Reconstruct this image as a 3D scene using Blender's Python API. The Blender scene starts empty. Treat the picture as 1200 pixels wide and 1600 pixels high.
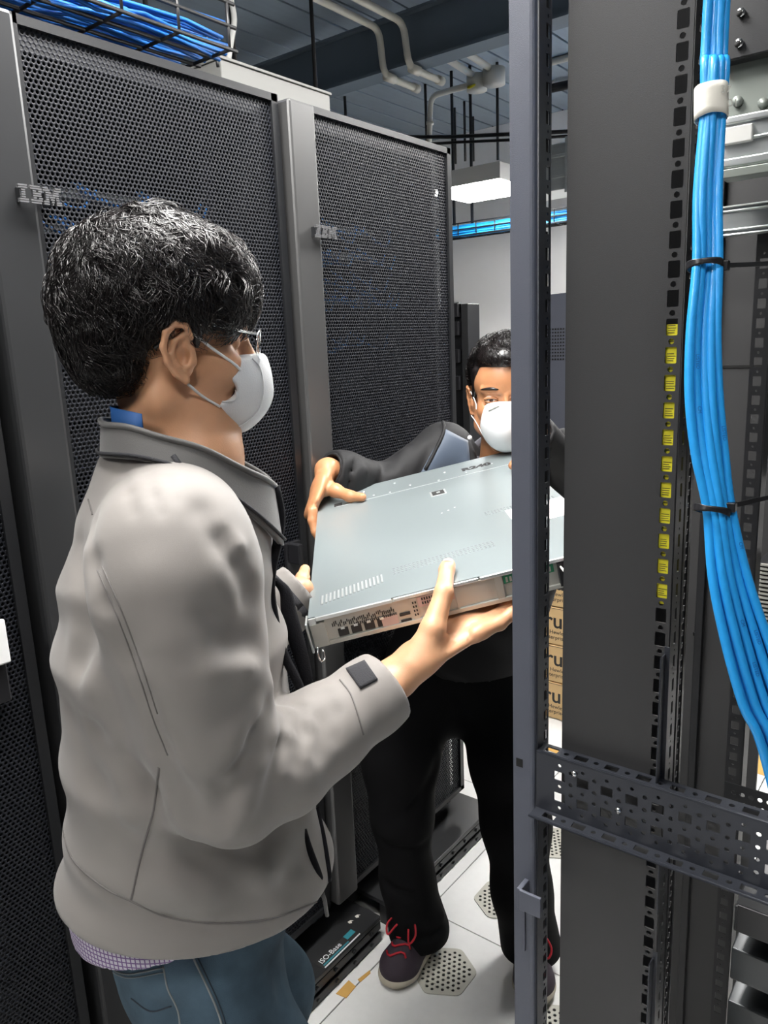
import bpy, bmesh, math, random
import numpy as np
from mathutils import Vector, Matrix, Quaternion
SC = bpy.context.scene
COL = SC.collection
PI = math.pi
# ------------------------------------------------------------------ camera
YAW, PITCH, ROLL, FPX, EYE = 0.664, 0.2167, -0.0426, 1197.0, 1.52
FW = np.array([-math.sin(YAW)*math.cos(PITCH), math.cos(YAW)*math.cos(PITCH), -math.sin(PITCH)])
_r = np.array([math.cos(YAW), math.sin(YAW), 0.0]); _u = np.cross(_r, FW)
RT = math.cos(ROLL)*_r + math.sin(ROLL)*_u
UP = np.cross(RT, FW)
CAM = np.array([0.0, 0.0, EYE])
cd = bpy.data.cameras.new('camera'); cam = bpy.data.objects.new('camera', cd); COL.objects.link(cam)
cd.sensor_fit = 'HORIZONTAL'; cd.sensor_width = 36.0; cd.lens = 36.0*FPX/1200.0; cd.clip_start = 0.02; cd.clip_end = 60
M = Matrix.Identity(4)
for i in range(3):
    M[i][0] = RT[i]; M[i][1] = UP[i]; M[i][2] = -FW[i]; M[i][3] = CAM[i]
cam.matrix_world = M
SC.camera = cam
def ray(x, y): return FW + (x-600)/FPX*RT - (y-800)/FPX*UP
def at(x, y, d): return CAM + ray(x, y)*d            # pixel + distance -> world point
def aty(x, y, Y): q = ray(x, y); return CAM + q*(Y/q[1])
def atz(x, y, Z): q = ray(x, y); return CAM + q*((Z-EYE)/q[2])
def atx(x, y, X): q = ray(x, y); return CAM + q*(X/q[0])
# ------------------------------------------------------------------ world, exposure
w = bpy.data.worlds.new('world'); SC.world = w; w.use_nodes = True
w.node_tree.nodes['Background'].inputs[0].default_value = (0.55, 0.62, 0.72, 1)
w.node_tree.nodes['Background'].inputs[1].default_value = 0.02
SC.view_settings.view_transform = 'Standard'; SC.view_settings.look = 'None'
SC.view_settings.gamma = 1.0; SC.view_settings.use_curve_mapping = False
SC.view_settings.exposure = 0.62
LIGHT_E = 36.0      # strength of the room's ceiling light panels
# ------------------------------------------------------------------ materials
def mat(name, col, rough=.5, metal=0., bump=0., bscale=200., var=0., vscale=8., spec=.5, stretch=None, alpha=None, sheen=0., coat=0., sss=0.):
    m = bpy.data.materials.new(name); m.use_nodes = True
    nt = m.node_tree; b = nt.nodes['Principled BSDF']
    b.inputs['Base Color'].default_value = (*col, 1); b.inputs['Roughness'].default_value = rough
    b.inputs['Metallic'].default_value = metal; b.inputs['Specular IOR Level'].default_value = spec
    if sheen: b.inputs['Sheen Weight'].default_value = sheen; b.inputs['Sheen Roughness'].default_value = .6
    if coat: b.inputs['Coat Weight'].default_value = coat
    if sss:
        b.inputs['Subsurface Weight'].default_value = sss; b.inputs['Subsurface Radius'].default_value = (.012, .004, .002)
    tc = nt.nodes.new('ShaderNodeTexCoord'); mp = nt.nodes.new('ShaderNodeMapping')
    nt.links.new(tc.outputs['Object'], mp.inputs['Vector'])
    if stretch: mp.inputs['Scale'].default_value = stretch
    if var:
        n = nt.nodes.new('ShaderNodeTexNoise'); n.inputs['Scale'].default_value = vscale; n.inputs['Detail'].default_value = 6
        nt.links.new(mp.outputs['Vector'], n.inputs['Vector'])
        mx = nt.nodes.new('ShaderNodeMix'); mx.data_type = 'RGBA'
        mx.inputs['A'].default_value = (*[c*(1-var) for c in col], 1); mx.inputs['B'].default_value = (*[min(1, c*(1+var)) for c in col], 1)
        nt.links.new(n.outputs['Fac'], mx.inputs['Factor']); nt.links.new(mx.outputs['Result'], b.inputs['Base Color'])
        rr = nt.nodes.new('ShaderNodeMapRange'); rr.inputs['To Min'].default_value = max(0, rough-.08); rr.inputs['To Max'].default_value = min(1, rough+.08)
        nt.links.new(n.outputs['Fac'], rr.inputs['Value']); nt.links.new(rr.outputs['Result'], b.inputs['Roughness'])
    if bump:
        n2 = nt.nodes.new('ShaderNodeTexNoise'); n2.inputs['Scale'].default_value = bscale; n2.inputs['Detail'].default_value = 3
        nt.links.new(mp.outputs['Vector'], n2.inputs['Vector'])
        bp = nt.nodes.new('ShaderNodeBump'); bp.inputs['Strength'].default_value = bump; bp.inputs['Distance'].default_value = .002
        nt.links.new(n2.outputs['Fac'], bp.inputs['Height']); nt.links.new(bp.outputs['Normal'], b.inputs['Normal'])
    return m
def emit(name, col, s):
    m = bpy.data.materials.new(name); m.use_nodes = True; nt = m.node_tree; nt.nodes.clear()
    e = nt.nodes.new('ShaderNodeEmission'); o = nt.nodes.new('ShaderNodeOutputMaterial')
    e.inputs[0].default_value = (*col, 1); e.inputs[1].default_value = s; nt.links.new(e.outputs[0], o.inputs[0]); return m
MT = dict(
 wall=mat('white_wall', (.84, .83, .82), .7, bump=.15, bscale=60, var=.03),
 wallg=mat('dark_grey_wall', (.06, .062, .068), .6, var=.05),
 tile=mat('white_floor_tile', (.80, .80, .79), .35, var=.05, vscale=40, bump=.05, bscale=300),
 joint=mat('dark_joint', (.03, .03, .03), .9),
 vent=mat('beige_vent', (.50, .49, .43), .45, var=.06, vscale=30),
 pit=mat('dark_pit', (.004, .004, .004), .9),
 deck=mat('blue_grey_deck', (.27, .33, .39), .45, metal=.3, var=.2, vscale=3, stretch=(6, 1, 1)),
 beam=mat('blue_grey_beam', (.12, .155, .195), .5, var=.12, vscale=2),
 pvc=mat('ivory_conduit', (.62, .60, .53), .45),
 rod=mat('black_rod', (.006, .006, .007), .5),
 red=mat('red_plastic', (.6, .01, .02), .4),
 yel=mat('yellow_sticker', (.85, .75, .03), .5),
 fix=mat('light_housing', (.52, .52, .50), .5),
 galv=mat('galvanised_steel', (.62, .65, .65), .32, metal=.9, var=.12, vscale=12, stretch=(1, 1, 8)),
 rackblk=mat('black_rack_paint', (.008, .0085, .010), .42, var=.1, vscale=4, bump=.08, bscale=900),
 mesh=mat('black_perforated_steel', (.009, .010, .014), .50, metal=.0, spec=.22),
 bezel=mat('charcoal_bezel', (.036, .037, .039), .34, metal=.35, var=.06, vscale=3),
 logo=mat('grey_logo', (.30, .30, .31), .3, metal=.7),
 panel=mat('charcoal_panel', (.034, .034, .035), .5, var=.06, vscale=6, bump=.12, bscale=1200, spec=.4),
 post=mat('blue_grey_post', (.085, .092, .118), .42, metal=.15, bump=.3, bscale=1500, var=.04, vscale=20),
 chan=mat('slate_channel', (.028, .031, .040), .4, metal=.25, bump=.15, bscale=1200),
 cable=mat('blue_cable', (.016, .31, .76), .42, bump=.25, bscale=160, var=.06, vscale=40, coat=.15),
 cabled=mat('deep_and_unlit_blue', (.01, .12, .42), .45),
 paper=mat('white_paper_tape', (.62, .60, .54), .7, var=.08, vscale=60, bump=.4, bscale=90),
 ink=mat('black_ink', (.02, .02, .02), .6),
 white=mat('white_plastic', (.8, .8, .8), .5),
 blackp=mat('black_plastic', (.012, .012, .014), .35),
 lid=mat('zinc_lid', (.29, .335, .345), .36, metal=.55, var=.05, vscale=5),
 lidb=mat('zinc_back', (.50, .50, .46), .42, metal=.45, var=.06, vscale=30),
 lidhi=mat('bright_zinc', (.72, .76, .76), .28, metal=.7),
 pcb=mat('green_board', (.02, .20, .10), .5),
 pinkp=mat('pink_plate', (.55, .40, .36), .5),
 chip=mat('silver_screw', (.7, .7, .7), .2, metal=1),
 maroon=mat('maroon_tab', (.16, .015, .05), .4),
 card=mat('cardboard', (.60, .41, .20), .75, var=.08, vscale=12, bump=.1, bscale=100, stretch=(1, 1, 6)),
 cardtape=mat('orange_card', (.62, .36, .10), .7, var=.15, vscale=30),
 teal=mat('teal_print', (.03, .22, .27), .5),
)
MT['lamp'] = emit('light_diffuser', (1.0, .98, .95), LIGHT_E)
# ------------------------------------------------------------------ object helpers
def tag(o, label=None, cat=None, group=None, kind=None):
    if label: o['label'] = label
    if cat: o['category'] = cat
    if group: o['group'] = group
    if kind: o['kind'] = kind
    return o
def link(name, me, parent=None, matl=None, smooth=False):
    if matl is not None:
        for m in (matl if isinstance(matl, (list, tuple)) else [matl]): me.materials.append(MT[m] if isinstance(m, str) else m)
    if smooth: me.shade_smooth()
    o = bpy.data.objects.new(name, me); COL.objects.link(o)
    if parent: o.parent = parent
    return o
def thing(name, label, cat, loc=(0, 0, 0), rz=0, group=None, mw=None):
    o = bpy.data.objects.new(name, None); COL.objects.link(o); o.empty_display_size = .05
    if mw is not None: o.matrix_world = mw
    else: o.location = loc; o.rotation_euler = (0, 0, rz)
    return tag(o, label, cat, group)
def fromnp(name, V, Fs, parent=None, matl=None, smooth=False):
    me = bpy.data.meshes.new(name)
    V = np.asarray(V, dtype=np.float32); Fs = np.asarray(Fs, dtype=np.int32); k = Fs.shape[1]
    me.vertices.add(len(V)); me.vertices.foreach_set('co', V.ravel())
    me.loops.add(Fs.size); me.loops.foreach_set('vertex_index', Fs.ravel())
    me.polygons.add(len(Fs)); me.polygons.foreach_set('loop_start', np.arange(len(Fs), dtype=np.int32)*k)
    me.update(calc_edges=True); me.validate()
    return link(name, me, parent, matl, smooth)
def bbox(bm, lo, hi, mi=0, bev=0):
    lo = Vector(lo); hi = Vector(hi); c = (lo+hi)/2; s = hi-lo
    r = bmesh.ops.create_cube(bm, size=1.0, matrix=Matrix.Translation(c) @ Matrix.Diagonal((s.x, s.y, s.z, 1)))
    fs = {f for v in r['verts'] for f in v.link_faces}
    for f in fs: f.material_index = mi
    if bev:
        es = {e for v in r['verts'] for e in v.link_edges}
        rr = bmesh.ops.bevel(bm, geom=list(es), offset=bev, segments=2, affect='EDGES', profile=.5)
        for f in rr['faces']: f.material_index = mi
def box(name, lo, hi, matl, parent=None, bev=0.0008):
    bm = bmesh.new(); bbox(bm, lo, hi, 0, bev); me = bpy.data.meshes.new(name); bm.to_mesh(me); bm.free()
    return link(name, me, parent, matl)
def boxes(name, L, matl, parent=None, bev=0):
    bm = bmesh.new()
    for q in L: bbox(bm, q[0], q[1], q[2] if len(q) > 2 else 0, bev)
    me = bpy.data.meshes.new(name); bm.to_mesh(me); bm.free()
    return link(name, me, parent, matl)
def frames(pts):
    pts = [Vector(p) for p in pts]; T = []
    for i in range(len(pts)):
        t = (pts[min(i+1, len(pts)-1)]-pts[max(i-1, 0)]); T.append(t.normalized() if t.length > 1e-9 else Vector((0, 0, 1)))
    n = T[0].orthogonal().normalized(); N = []
    for t in T:
        n = (n-t*n.dot(t)); n = n.normalized() if n.length > 1e-6 else t.orthogonal().normalized(); N.append(n)
    return pts, T, N
def tubenp(pts, r, seg=8):
    pts, T, N = frames(pts); n = len(pts)
    R_ = [r]*n if not hasattr(r, '__len__') else r
    V = []
    for p, t, nn, rr in zip(pts, T, N, R_):
        b = t.cross(nn)
        for k in range(seg):
            a = 2*PI*k/seg; V.append(p+(nn*math.cos(a)+b*math.sin(a))*rr)
    Fq = []
    for i in range(n-1):
        for k in range(seg):
            k2 = (k+1) % seg; Fq.append((i*seg+k, i*seg+k2, (i+1)*seg+k2, (i+1)*seg+k))
    return V, Fq, n
def tube(name, pts, r, matl, parent=None, seg=8, smooth=True, caps=True):
    V, Fq, n = tubenp(pts, r, seg)
    if caps: Fq += [tuple(reversed(range(seg))), tuple(range((n-1)*seg, n*seg))]
    me = bpy.data.meshes.new(name); me.from_pydata([tuple(v) for v in V], [], Fq); me.update()
    return link(name, me, parent, matl, smooth)
def tubes(name, L, matl, parent=None, seg=6):
    V = []; Fq = []
    for pts, r in L:
        v, f, n = tubenp(pts, r, seg); o = len(V); V += [tuple(q) for q in v]; Fq += [tuple(i+o for i in q) for q in f]
        Fq += [tuple(o+i for i in reversed(range(seg))), tuple(o+(n-1)*seg+i for i in range(seg))]
    me = bpy.data.meshes.new(name); me.from_pydata(V, [], Fq); me.update()
    return link(name, me, parent, matl, True)
def spline(pts, n=8):
    P_ = [np.array(p, float) for p in pts]; out = []
    P2 = [2*P_[0]-P_[1]]+P_+[2*P_[-1]-P_[-2]]
    for i in range(1, len(P2)-2):
        a, b, c, d = P2[i-1:i+3]
        for k in range(n):
            t = k/n; out.append(.5*((2*b)+(-a+c)*t+(2*a-5*b+4*c-d)*t*t+(-a+3*b-3*c+d)*t**3))
    out.append(P_[-1]); return out
def curve_mesh(loops, depth, bevel=0.):
    """flat plate from an outline and hole loops (x,y), extruded; a mesh datablock"""
    cu = bpy.data.curves.new('plate', 'CURVE'); cu.dimensions = '2D'; cu.fill_mode = 'BOTH'; cu.extrude = depth/2; cu.bevel_depth = bevel; cu.bevel_resolution = 1
    for lp in loops:
        s = cu.splines.new('POLY'); s.points.add(len(lp)-1)
        for q, p in zip(s.points, lp): q.co = (p[0], p[1], 0, 1)
        s.use_cyclic_u = True
    o = bpy.data.objects.new('tmp', cu); COL.objects.link(o); bpy.context.view_layer.update()
    me = bpy.data.meshes.new_from_object(o.evaluated_get(bpy.context.evaluated_depsgraph_get()))
    bpy.data.objects.remove(o); bpy.data.curves.remove(cu); me.materials.clear(); return me
def rrect(cx, cy, w, h, r=0.0015, n=3):
    L = []
    for sx, sy, a0 in ((1, 1, 0), (-1, 1, 90), (-1, -1, 180), (1, -1, 270)):
        for k in range(n+1):
            a = math.radians(a0+90*k/n); L.append((cx+sx*(w/2-r)+r*math.cos(a), cy+sy*(h/2-r)+r*math.sin(a)))
    return L
def circ(cx, cy, r, n=12): return [(cx+r*math.cos(2*PI*k/n), cy+r*math.sin(2*PI*k/n)) for k in range(n)]
def plate(name, loops, depth, matl, mw, parent=None, bevel=0.):
    me = curve_mesh(loops, depth, bevel); me.transform(mw); return link(name, me, parent, matl)
def basis(o, x, y, z):
    m = Matrix.Identity(4)
    for i in range(3): m[i][0] = x[i]; m[i][1] = y[i]; m[i][2] = z[i]; m[i][3] = o[i]
    return m
XZ = lambda o: basis(o, (1, 0, 0), (0, 0, 1), (0, -1, 0))       # plate lying in a Y = const plane
YZ = lambda o: basis(o, (0, 1, 0), (0, 0, 1), (1, 0, 0))        # plate lying in an X = const plane
def text(name, s, size, depth, matl, mw, parent=None, align='LEFT', bold=0.):
    cu = bpy.data.curves.new('t', 'FONT'); cu.body = s; cu.size = size; cu.extrude = depth/2; cu.align_x = align; cu.offset = bold; cu.resolution_u = 3
    o = bpy.data.objects.new('tmp', cu); COL.objects.link(o); bpy.context.view_layer.update()
    me = bpy.data.meshes.new_from_object(o.evaluated_get(bpy.context.evaluated_depsgraph_get()))
    bpy.data.objects.remove(o); bpy.data.curves.remove(cu); me.materials.clear(); me.transform(mw)
    return link(name, me, parent, matl)
def struct(o, label=None): o['kind'] = 'structure'; return tag(o, label) if label else o
random.seed(4); rng = np.random.default_rng(7)
# ------------------------------------------------------------------ room shell
XL, XR, YB, YF, ZC = -5.0, 2.6, 7.0, -2.6, 3.5
struct(box('wall_back', (XL, YB, 0), (XR, YB+.1, ZC), 'wall', bev=0), 'plain white back wall of the server room')
struct(box('wall_left', (XL-.1, YF, 0), (XL, YB, ZC), 'wallg', bev=0))
struct(box('wall_right', (XR, YF, 0), (XR+.1, YB, ZC), 'wallg', bev=0))
struct(box('wall_front', (XL, YF-.1, 0), (XR, YF, ZC), 'wallg', bev=0))
fl = struct(box('floor', (XL, YF, -.06), (XR, YB, -.006), 'joint', bev=0), 'raised floor of white tiles with perforated hexagonal vents')
# floor tiles: joints at X = -1.06 + .6 i, Y = 1.474 + .6 j ; four vents a tile
tm = bpy.data.meshes.new('floor_tile'); bm = bmesh.new(); bbox(bm, (.0015, .0015, -.03), (.5985, .5985, 0), 0, .0008); bm.to_mesh(tm); bm.free(); tm.materials.append(MT['tile'])
hexo = [(.083*math.cos(PI/6+PI/3*k+PI/6*0), .083*math.sin(PI/6+PI/3*k)) for k in range(6)]
def rounded_poly(P_, r=.012, n=3):
    out = []
    for i, p in enumerate(P_):
        a = Vector(P_[i-1]); b = Vector(p); c = Vector(P_[(i+1) % len(P_)])
        for k in range(n+1):
            t = k/n; q0 = b+(a-b).normalized()*r; q1 = b+(c-b).normalized()*r
            out.append(tuple(q0.lerp(b, t).lerp(b.lerp(q1, t), t)))
    return out
hol = []
pt = .0145
for j in range(-7, 8):
    for i in range(-7, 8):
        x = (i+(j % 2)*.5)*pt; y = j*pt*.866
        if max(abs(x)*math.cos(PI*k/3)*1+0 if 0 else abs(x*math.cos(PI/3*k)+y*math.sin(PI/3*k)) for k in range(3)) < .0625: hol.append(circ(x, y, .0042, 8))
vm = curve_mesh([rounded_poly(hexo)]+hol, .0025); vm.materials.append(MT['vent'])
vbm = bmesh.new(); vbm.from_mesh(vm)
vv = [vbm.verts.new((p[0]*.9, p[1]*.9, -.0006)) for p in hexo]; ff = vbm.faces.new(vv); ff.material_index = 1
vbm.to_mesh(vm); vbm.free(); vm.materials.append(MT['pit'])
for i in range(-6, 6):
    for j in range(-6, 9):
        x0, y0 = -1.06+.6*i, 1.474+.6*j
        if x0 < XL or x0+.6 > XR+.3 or y0 < YF or y0+.6 > YB+.2: continue
        t = bpy.data.objects.new('floor_tile', tm); COL.objects.link(t); t.location = (x0, y0, 0); t.parent = fl
        if -1.3 < x0 < .6 and .2 < y0 < 4:
            for a in (.15, .45):
                for b_ in (.15, .45):
                    v = bpy.data.objects.new('floor_vent', vm); COL.objects.link(v); v.parent = t; v.location = (a, b_, .0013)
# ceiling deck: long sheets running along Y with dark gaps between
ce = struct(box('ceiling', (XL, YF, ZC+.02), (XR, YB, ZC+.1), 'pit', bev=0), 'dark blue-grey corrugated metal ceiling deck')
dm = bpy.data.meshes.new('deck_panel'); bm = bmesh.new(); bbox(bm, (.009, YF, 0), (.231, YB, .02), 0, .003); bm.to_mesh(dm); bm.free(); dm.materials.append(MT['deck'])
x = -3.474-.24*6
while x < XR:
    o = bpy.data.objects.new('deck_panel', dm); COL.objects.link(o); o.location = (x, 0, ZC); o.parent = ce; x += .24
for yy in (4.1, .2):
    bo = boxes('ceiling_beam', [((XL, yy, 3.12), (XR, yy+.012, 3.385)), ((XL, yy-.06, 3.105), (XR, yy+.09, 3.12)), ((XL, yy-.045, 3.385), (XR, yy+.06, 3.40))], 'beam', ce)
# ------------------------------------------------------------------ ceiling lights
def ceiling_light(cx, cy, z, sx, sy, label, h=.105):
    t = thing('ceiling_light', label, 'ceiling light', (cx, cy, z), 0, 'hanging box lights')
    bm = bmesh.new(); bbox(bm, (-sx/2, -sy/2, .004), (sx/2, sy/2, h), 0, .004)
    me = bpy.data.meshes.new('light_box'); bm.to_mesh(me); bm.free(); link('light_box', me, t, 'fix')
    box('diffuser', (-sx/2+.012, -sy/2+.012, -.002), (sx/2-.012, sy/2-.012, .004), 'lamp', t, bev=0)
    return t
ceiling_light(-2.83, 4.86, 2.5, .60, .60, 'square white ceiling light glowing beyond the second rack door')
ceiling_light(-.80, .72, 2.62, .45, 1.2, 'long ceiling light above the man in the grey jacket')
ceiling_light(.25, -.15, 2.8, .25, .42, 'small added fill light above the photographer')  # added, unseen: fills the near man's face and camera side
ceiling_light(-1.0, -1.2, 2.8, .40, .60, 'added fill light over the aisle behind the photographer')  # added out of view to lift the panel and cables facing the camera
ceiling_light(-.60, 2.75, 2.62, .45, 1.2, 'long ceiling light above the man in black')
ceiling_light(-1.4, 5.9, 2.7, .6, 1.2, 'long added light brightening the back wall, out of view')  # hidden lamp placed here to brighten the back wall
a = atx(345, 103, -1.62); b = atx(515, 147, -1.62)
t = thing('metal_box', 'pale grey metal box standing on top of the racks behind the perforated doors', 'box', (-1.62, 0, 0))
MT['gbox'] = mat('pale_grey_metal', (.20, .20, .19), .5)
box('box_body', (-.3, a[1], 2.02), (0, b[1], 2.245), 'gbox', t, .003)
box('box_lid', (-.305, a[1]-.004, 2.245), (.005, b[1]+.004, 2.252), 'gbox', t, .001)
# ------------------------------------------------------------------ conduits, rods
def conduit(label, pts, r=.016, fit=()):
    t = thing('conduit', label, 'pipe', tuple(pts[0]), 0, 'ivory plastic conduits under the ceiling')
    o = Vector(pts[0]); P_ = [Vector(p)-o for p in pts]
    sm = [P_[0]]
    for i in range(1, len(P_)-1):
        a_, b_, c_ = P_[i-1], P_[i], P_[i+1]; rr = min(.07, (a_-b_).length*.45, (c_-b_).length*.45)
        q0 = b_+(a_-b_).normalized()*rr; q1 = b_+(c_-b_).normalized()*rr
        for k in range(6): u = k/5; sm.append(q0.lerp(b_, u).lerp(b_.lerp(q1, u), u))
    sm.append(P_[-1])
    tube('pipe', sm, r, 'pvc', t, 10)
    for p, q in fit:
        p = Vector(p)-o; q = Vector(q)-o; tube('coupling', [p, q], r*1.35, 'pvc', t, 10)
    return t
def V3(a, b=None, c=None): return Vector(a if b is None else (a, b, c))
yb = 4.0
c1 = aty(592, 45, yb); c2 = aty(600, 118, yb); s1 = c1+np.array([0, -1.3, 0.02]); e1 = c2+np.array([0, .35, 0])
conduit('left one of two ivory conduits bending down under the beam', [c1+np.array([0, -2.6, .02]), c1, c2, e1], .02, [(c2+np.array([0, .02, 0]), c2+np.array([0, .10, 0])), (e1-np.array([0, .05, 0]), e1)])
c1 = aty(630, 35, yb); c2 = aty(639, 105, yb); e1 = c2+np.array([0, .35, 0])
cc = conduit('right one of two ivory conduits bending down under the beam, with red collar', [c1+np.array([0, -2.6, .02]), c1, c2, e1], .02, [(c2+np.array([0, .02, 0]), c2+np.array([0, .10, 0])), (e1-np.array([0, .05, 0]), e1)])
q = c1+np.array([0, -.62, .005]); o = Vector(tuple(c1+np.array([0, -2.6, .02])))
tube('red_collar', [V3(tuple(q))-o, V3(tuple(q+np.array([0, .1, 0])))-o], .024, 'red', cc, 10)
y5 = 5.0
p0 = aty(670, 235, y5); p1 = aty(673, 150, y5); p2 = aty(745, 130, y5)
conduit('ivory conduit rising beside a rod and turning right to the junction box', [p0, p1, p2], .02, [(aty(672, 195, y5), aty(672, 190, y5)), (aty(671, 215, y5), aty(671, 212, y5))])
jb = thing('junction_box', 'round ivory junction box with yellow sticker under the ceiling', 'junction box', tuple(p2))
v = aty(772, 120, y5)
tube('box_shell', [V3(0, 0, -.05), V3(0, 0, .05)], .07, 'pvc', jb, 16)
tube('box_shell', [V3(*(v-p2))+V3(0, 0, -.05), V3(*(v-p2))+V3(0, 0, .05)], .075, 'pvc', jb, 16)
tube('yellow_sticker', [V3(0, -.072, -.035), V3(0, -.076, -.03)], .03, 'yel', jb, 10)
tube('link_pipe', [V3(0, 0, 0), V3(*(v-p2))], .02, 'pvc', jb, 10)
for lb, pp in (('short ivory conduit running forward from the left of the junction box', p2), ('short ivory conduit running forward from the right of the junction box', v)):
    conduit(lb, [pp+np.array([0, -.85, .1]), pp+np.array([0, -.06, .04])], .022)
pr = atz(858, 98, 3.475); pr2 = atz(905, 82, 3.475); pr2[1] = pr[1]; pr2[2] = pr[2]
conduit('ivory conduit running sideways below the deck at far right', [pr, pr2+np.array([.6, 0, 0])], .025)
dr = thing('black_bracket', 'black clamp with metal strap under the deck right of the post', 'bracket', tuple(atz(862, 138, 3.45)))
tube('arm', [V3(0, 0, 0), V3(.4, 0, -.01)], .035, 'blackp', dr, 8); tube('strap', [V3(.0, -.03, -.02), V3(.0, -.03, .03), V3(.05, -.03, .045)], .012, 'galv', dr, 6)
def rod(label, x, y0, y1, Y, r=.011, grp='black hanging rods under the ceiling'):
    if y0 > 0: Y = float(atz(x, y0, ZC)[1])
    b = aty(x, y1, Y); zt = ZC
    t = tube('threaded_rod', [V3(0, 0, 0), V3(0, 0, zt-b[2])], r, 'rod', None, 8); t.location = (b[0], b[1], b[2])
    return tag(t, label, 'rod', grp)
def rodz(label, x, y1, Y, r):
    b = aty(x, y1, Y); t = tube('threaded_rod', [V3(0, 0, 0), V3(0, 0, ZC-b[2])], r, 'rod', None, 8); t.location = (b[0], b[1], b[2]); return tag(t, label, 'rod', 'black hanging rods under the ceiling')
rod('black hanging rod left of the pale box on the rack top', 368, 0, 110, 1.9, .007)
rod('black hanging rod in front of the ceiling beam, left of the conduits', 494, 0, 150, 2.9, .009)
rod('short black hanging rod just above the top edge of the second rack door', 541, 150, 200, 5.0, .012)
rod('black hanging rod beside the vertical ivory conduit', 667, 131, 230, 5.0)
rod('thin black hanging rod, leftmost of three close together above the square light', 712, 168, 256, 4.8)
rod('thin black hanging rod, middle of three close together above the square light', 727, 158, 252, 4.8)
rod('thin black hanging rod, rightmost of three close together above the square light', 740, 182, 252, 4.8)
rod('black hanging rod in front of the junction box', 778, 97, 250, 4.5)
rodz('black hanging rod seen below the square light, left, holding the far cable tray', 710, 352, 5.4, .012)
rodz('black hanging rod seen below the square light, right, holding the far cable tray', 738, 352, 5.4, .012)
rod('black hanging rod above the first rack, left end of the near tray', 231, 0, 45, 1.25, .006)
wire = tube('overhead_wire', [aty(600, 214, 4.7), aty(700, 214, 4.7), aty(790, 210, 4.7), aty(900, 205, 4.7)], .012, 'rod', None, 6); tag(wire, 'black wire strung sideways above the square light', 'wire')
wire = tube('overhead_wire', [aty(650, 226, 4.7), aty(720, 222, 4.7), aty(790, 219, 4.7), aty(900, 212, 4.7)], .009, 'rod', None, 6); tag(wire, 'lower black wire strung sideways above the square light', 'wire')
tg = tube('flat_cable', spline([atx(360, -5, -1.75), atx(366, 30, -1.75), atx(362, 60, -1.75), atx(356, 97, -1.75)], 4), .008, 'fix', None, 8); tag(tg, 'pale flexible hose dropping to the box on the rack top', 'hose')
# silver duct end right of the post
dY = 4.0; A_ = aty(852, 238, dY); B_ = aty(890, 302, dY)
t = thing('steel_duct', 'galvanised steel duct end seen between the post and the black panel', 'duct', (A_[0]-.16, dY, 0))
box('duct_body', (0, 0, 2.27), (B_[0]-A_[0]+.16, .25, 2.50), 'galv', t, .004)
for z in (2.33, 2.43): box('duct_rib', (0, -.012, z), (B_[0]-A_[0]+.15, .001, z+.014), 'galv', t, .003)
for q_ in (.03, .10): box('hanger', (q_, .1, 2.5), (q_+.012, .112, ZC), 'rod', t, 0)
box('duct_flange', (B_[0]-A_[0]+.14, -.02, 2.25), (B_[0]-A_[0]+.165, .27, 2.52), 'galv', t, .002)
# ------------------------------------------------------------------ wire cable trays
def tray(label, origin, axis, length, width, height, pitch, parentcat='cable tray', nc=26, rw=.0025, cr=.004, seedn=3, cm='cable'):
    t = thing('cable_tray', label, parentcat, tuple(origin))
    ax = Vector(axis); sd = Vector((0, 0, 1)).cross(ax).normalized(); z = Vector((0, 0, 1))
    L = []
    for k in range(5): s_ = -width/2+width*k/4; L.append(([sd*s_, sd*s_+ax*length], rw))
    for s_ in (-width/2, width/2):
        for hh in (height*.5, height): L.append(([sd*s_+z*hh, sd*s_+z*hh+ax*length], rw))
    n = int(length/pitch)
    for i in range(n+1):
        b_ = ax*(i*pitch); L.append(([b_+sd*(-width/2)+z*height, b_+sd*(-width/2), b_+sd*(width/2), b_+sd*(width/2)+z*height], rw))
    tubes('wire_basket', L, 'rod', t, 5)
    r_ = random.Random(seedn)
    C = []
    for i in range(nc):
        s0 = r_.uniform(-width*.42, width*.42); h0 = cr+r_.random()*height*.75
        pts = [ax*(length*k/14)+sd*(s0+r_.uniform(-.012, .012))+z*(h0+r_.uniform(-.008, .008)) for k in range(15)]
        C.append((pts, cr))
    c = tubes('blue_cable_bundle', C, cm, None, 5); c.location = origin
    tag(c, 'loose blue network cables lying in the '+label, 'cables', kind='stuff')
    return t
tray('black wire cable tray above the first rack', (-1.44, -.2, 2.135), (0, 1, 0), 1.45, .24, .09, .13, rw=.004, nc=44, cm='cabled')  # darker blue cables: the tray's lack of light put into their colour
tray('black wire cable tray hanging in front of the back wall', (-4.6, 5.4, 2.305), (1, 0, 0), 4.6, .16, .09, .16, nc=34, rw=.005, cr=.008, seedn=5)
tag(tube('curved_wire', spline([atx(322, 58, -1.5), atx(335, 75, -1.5), atx(341, 105, -1.5)], 5), .004, 'rod', None, 6), 'curved black wire at the right end of the near cable tray', 'wire')
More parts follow.
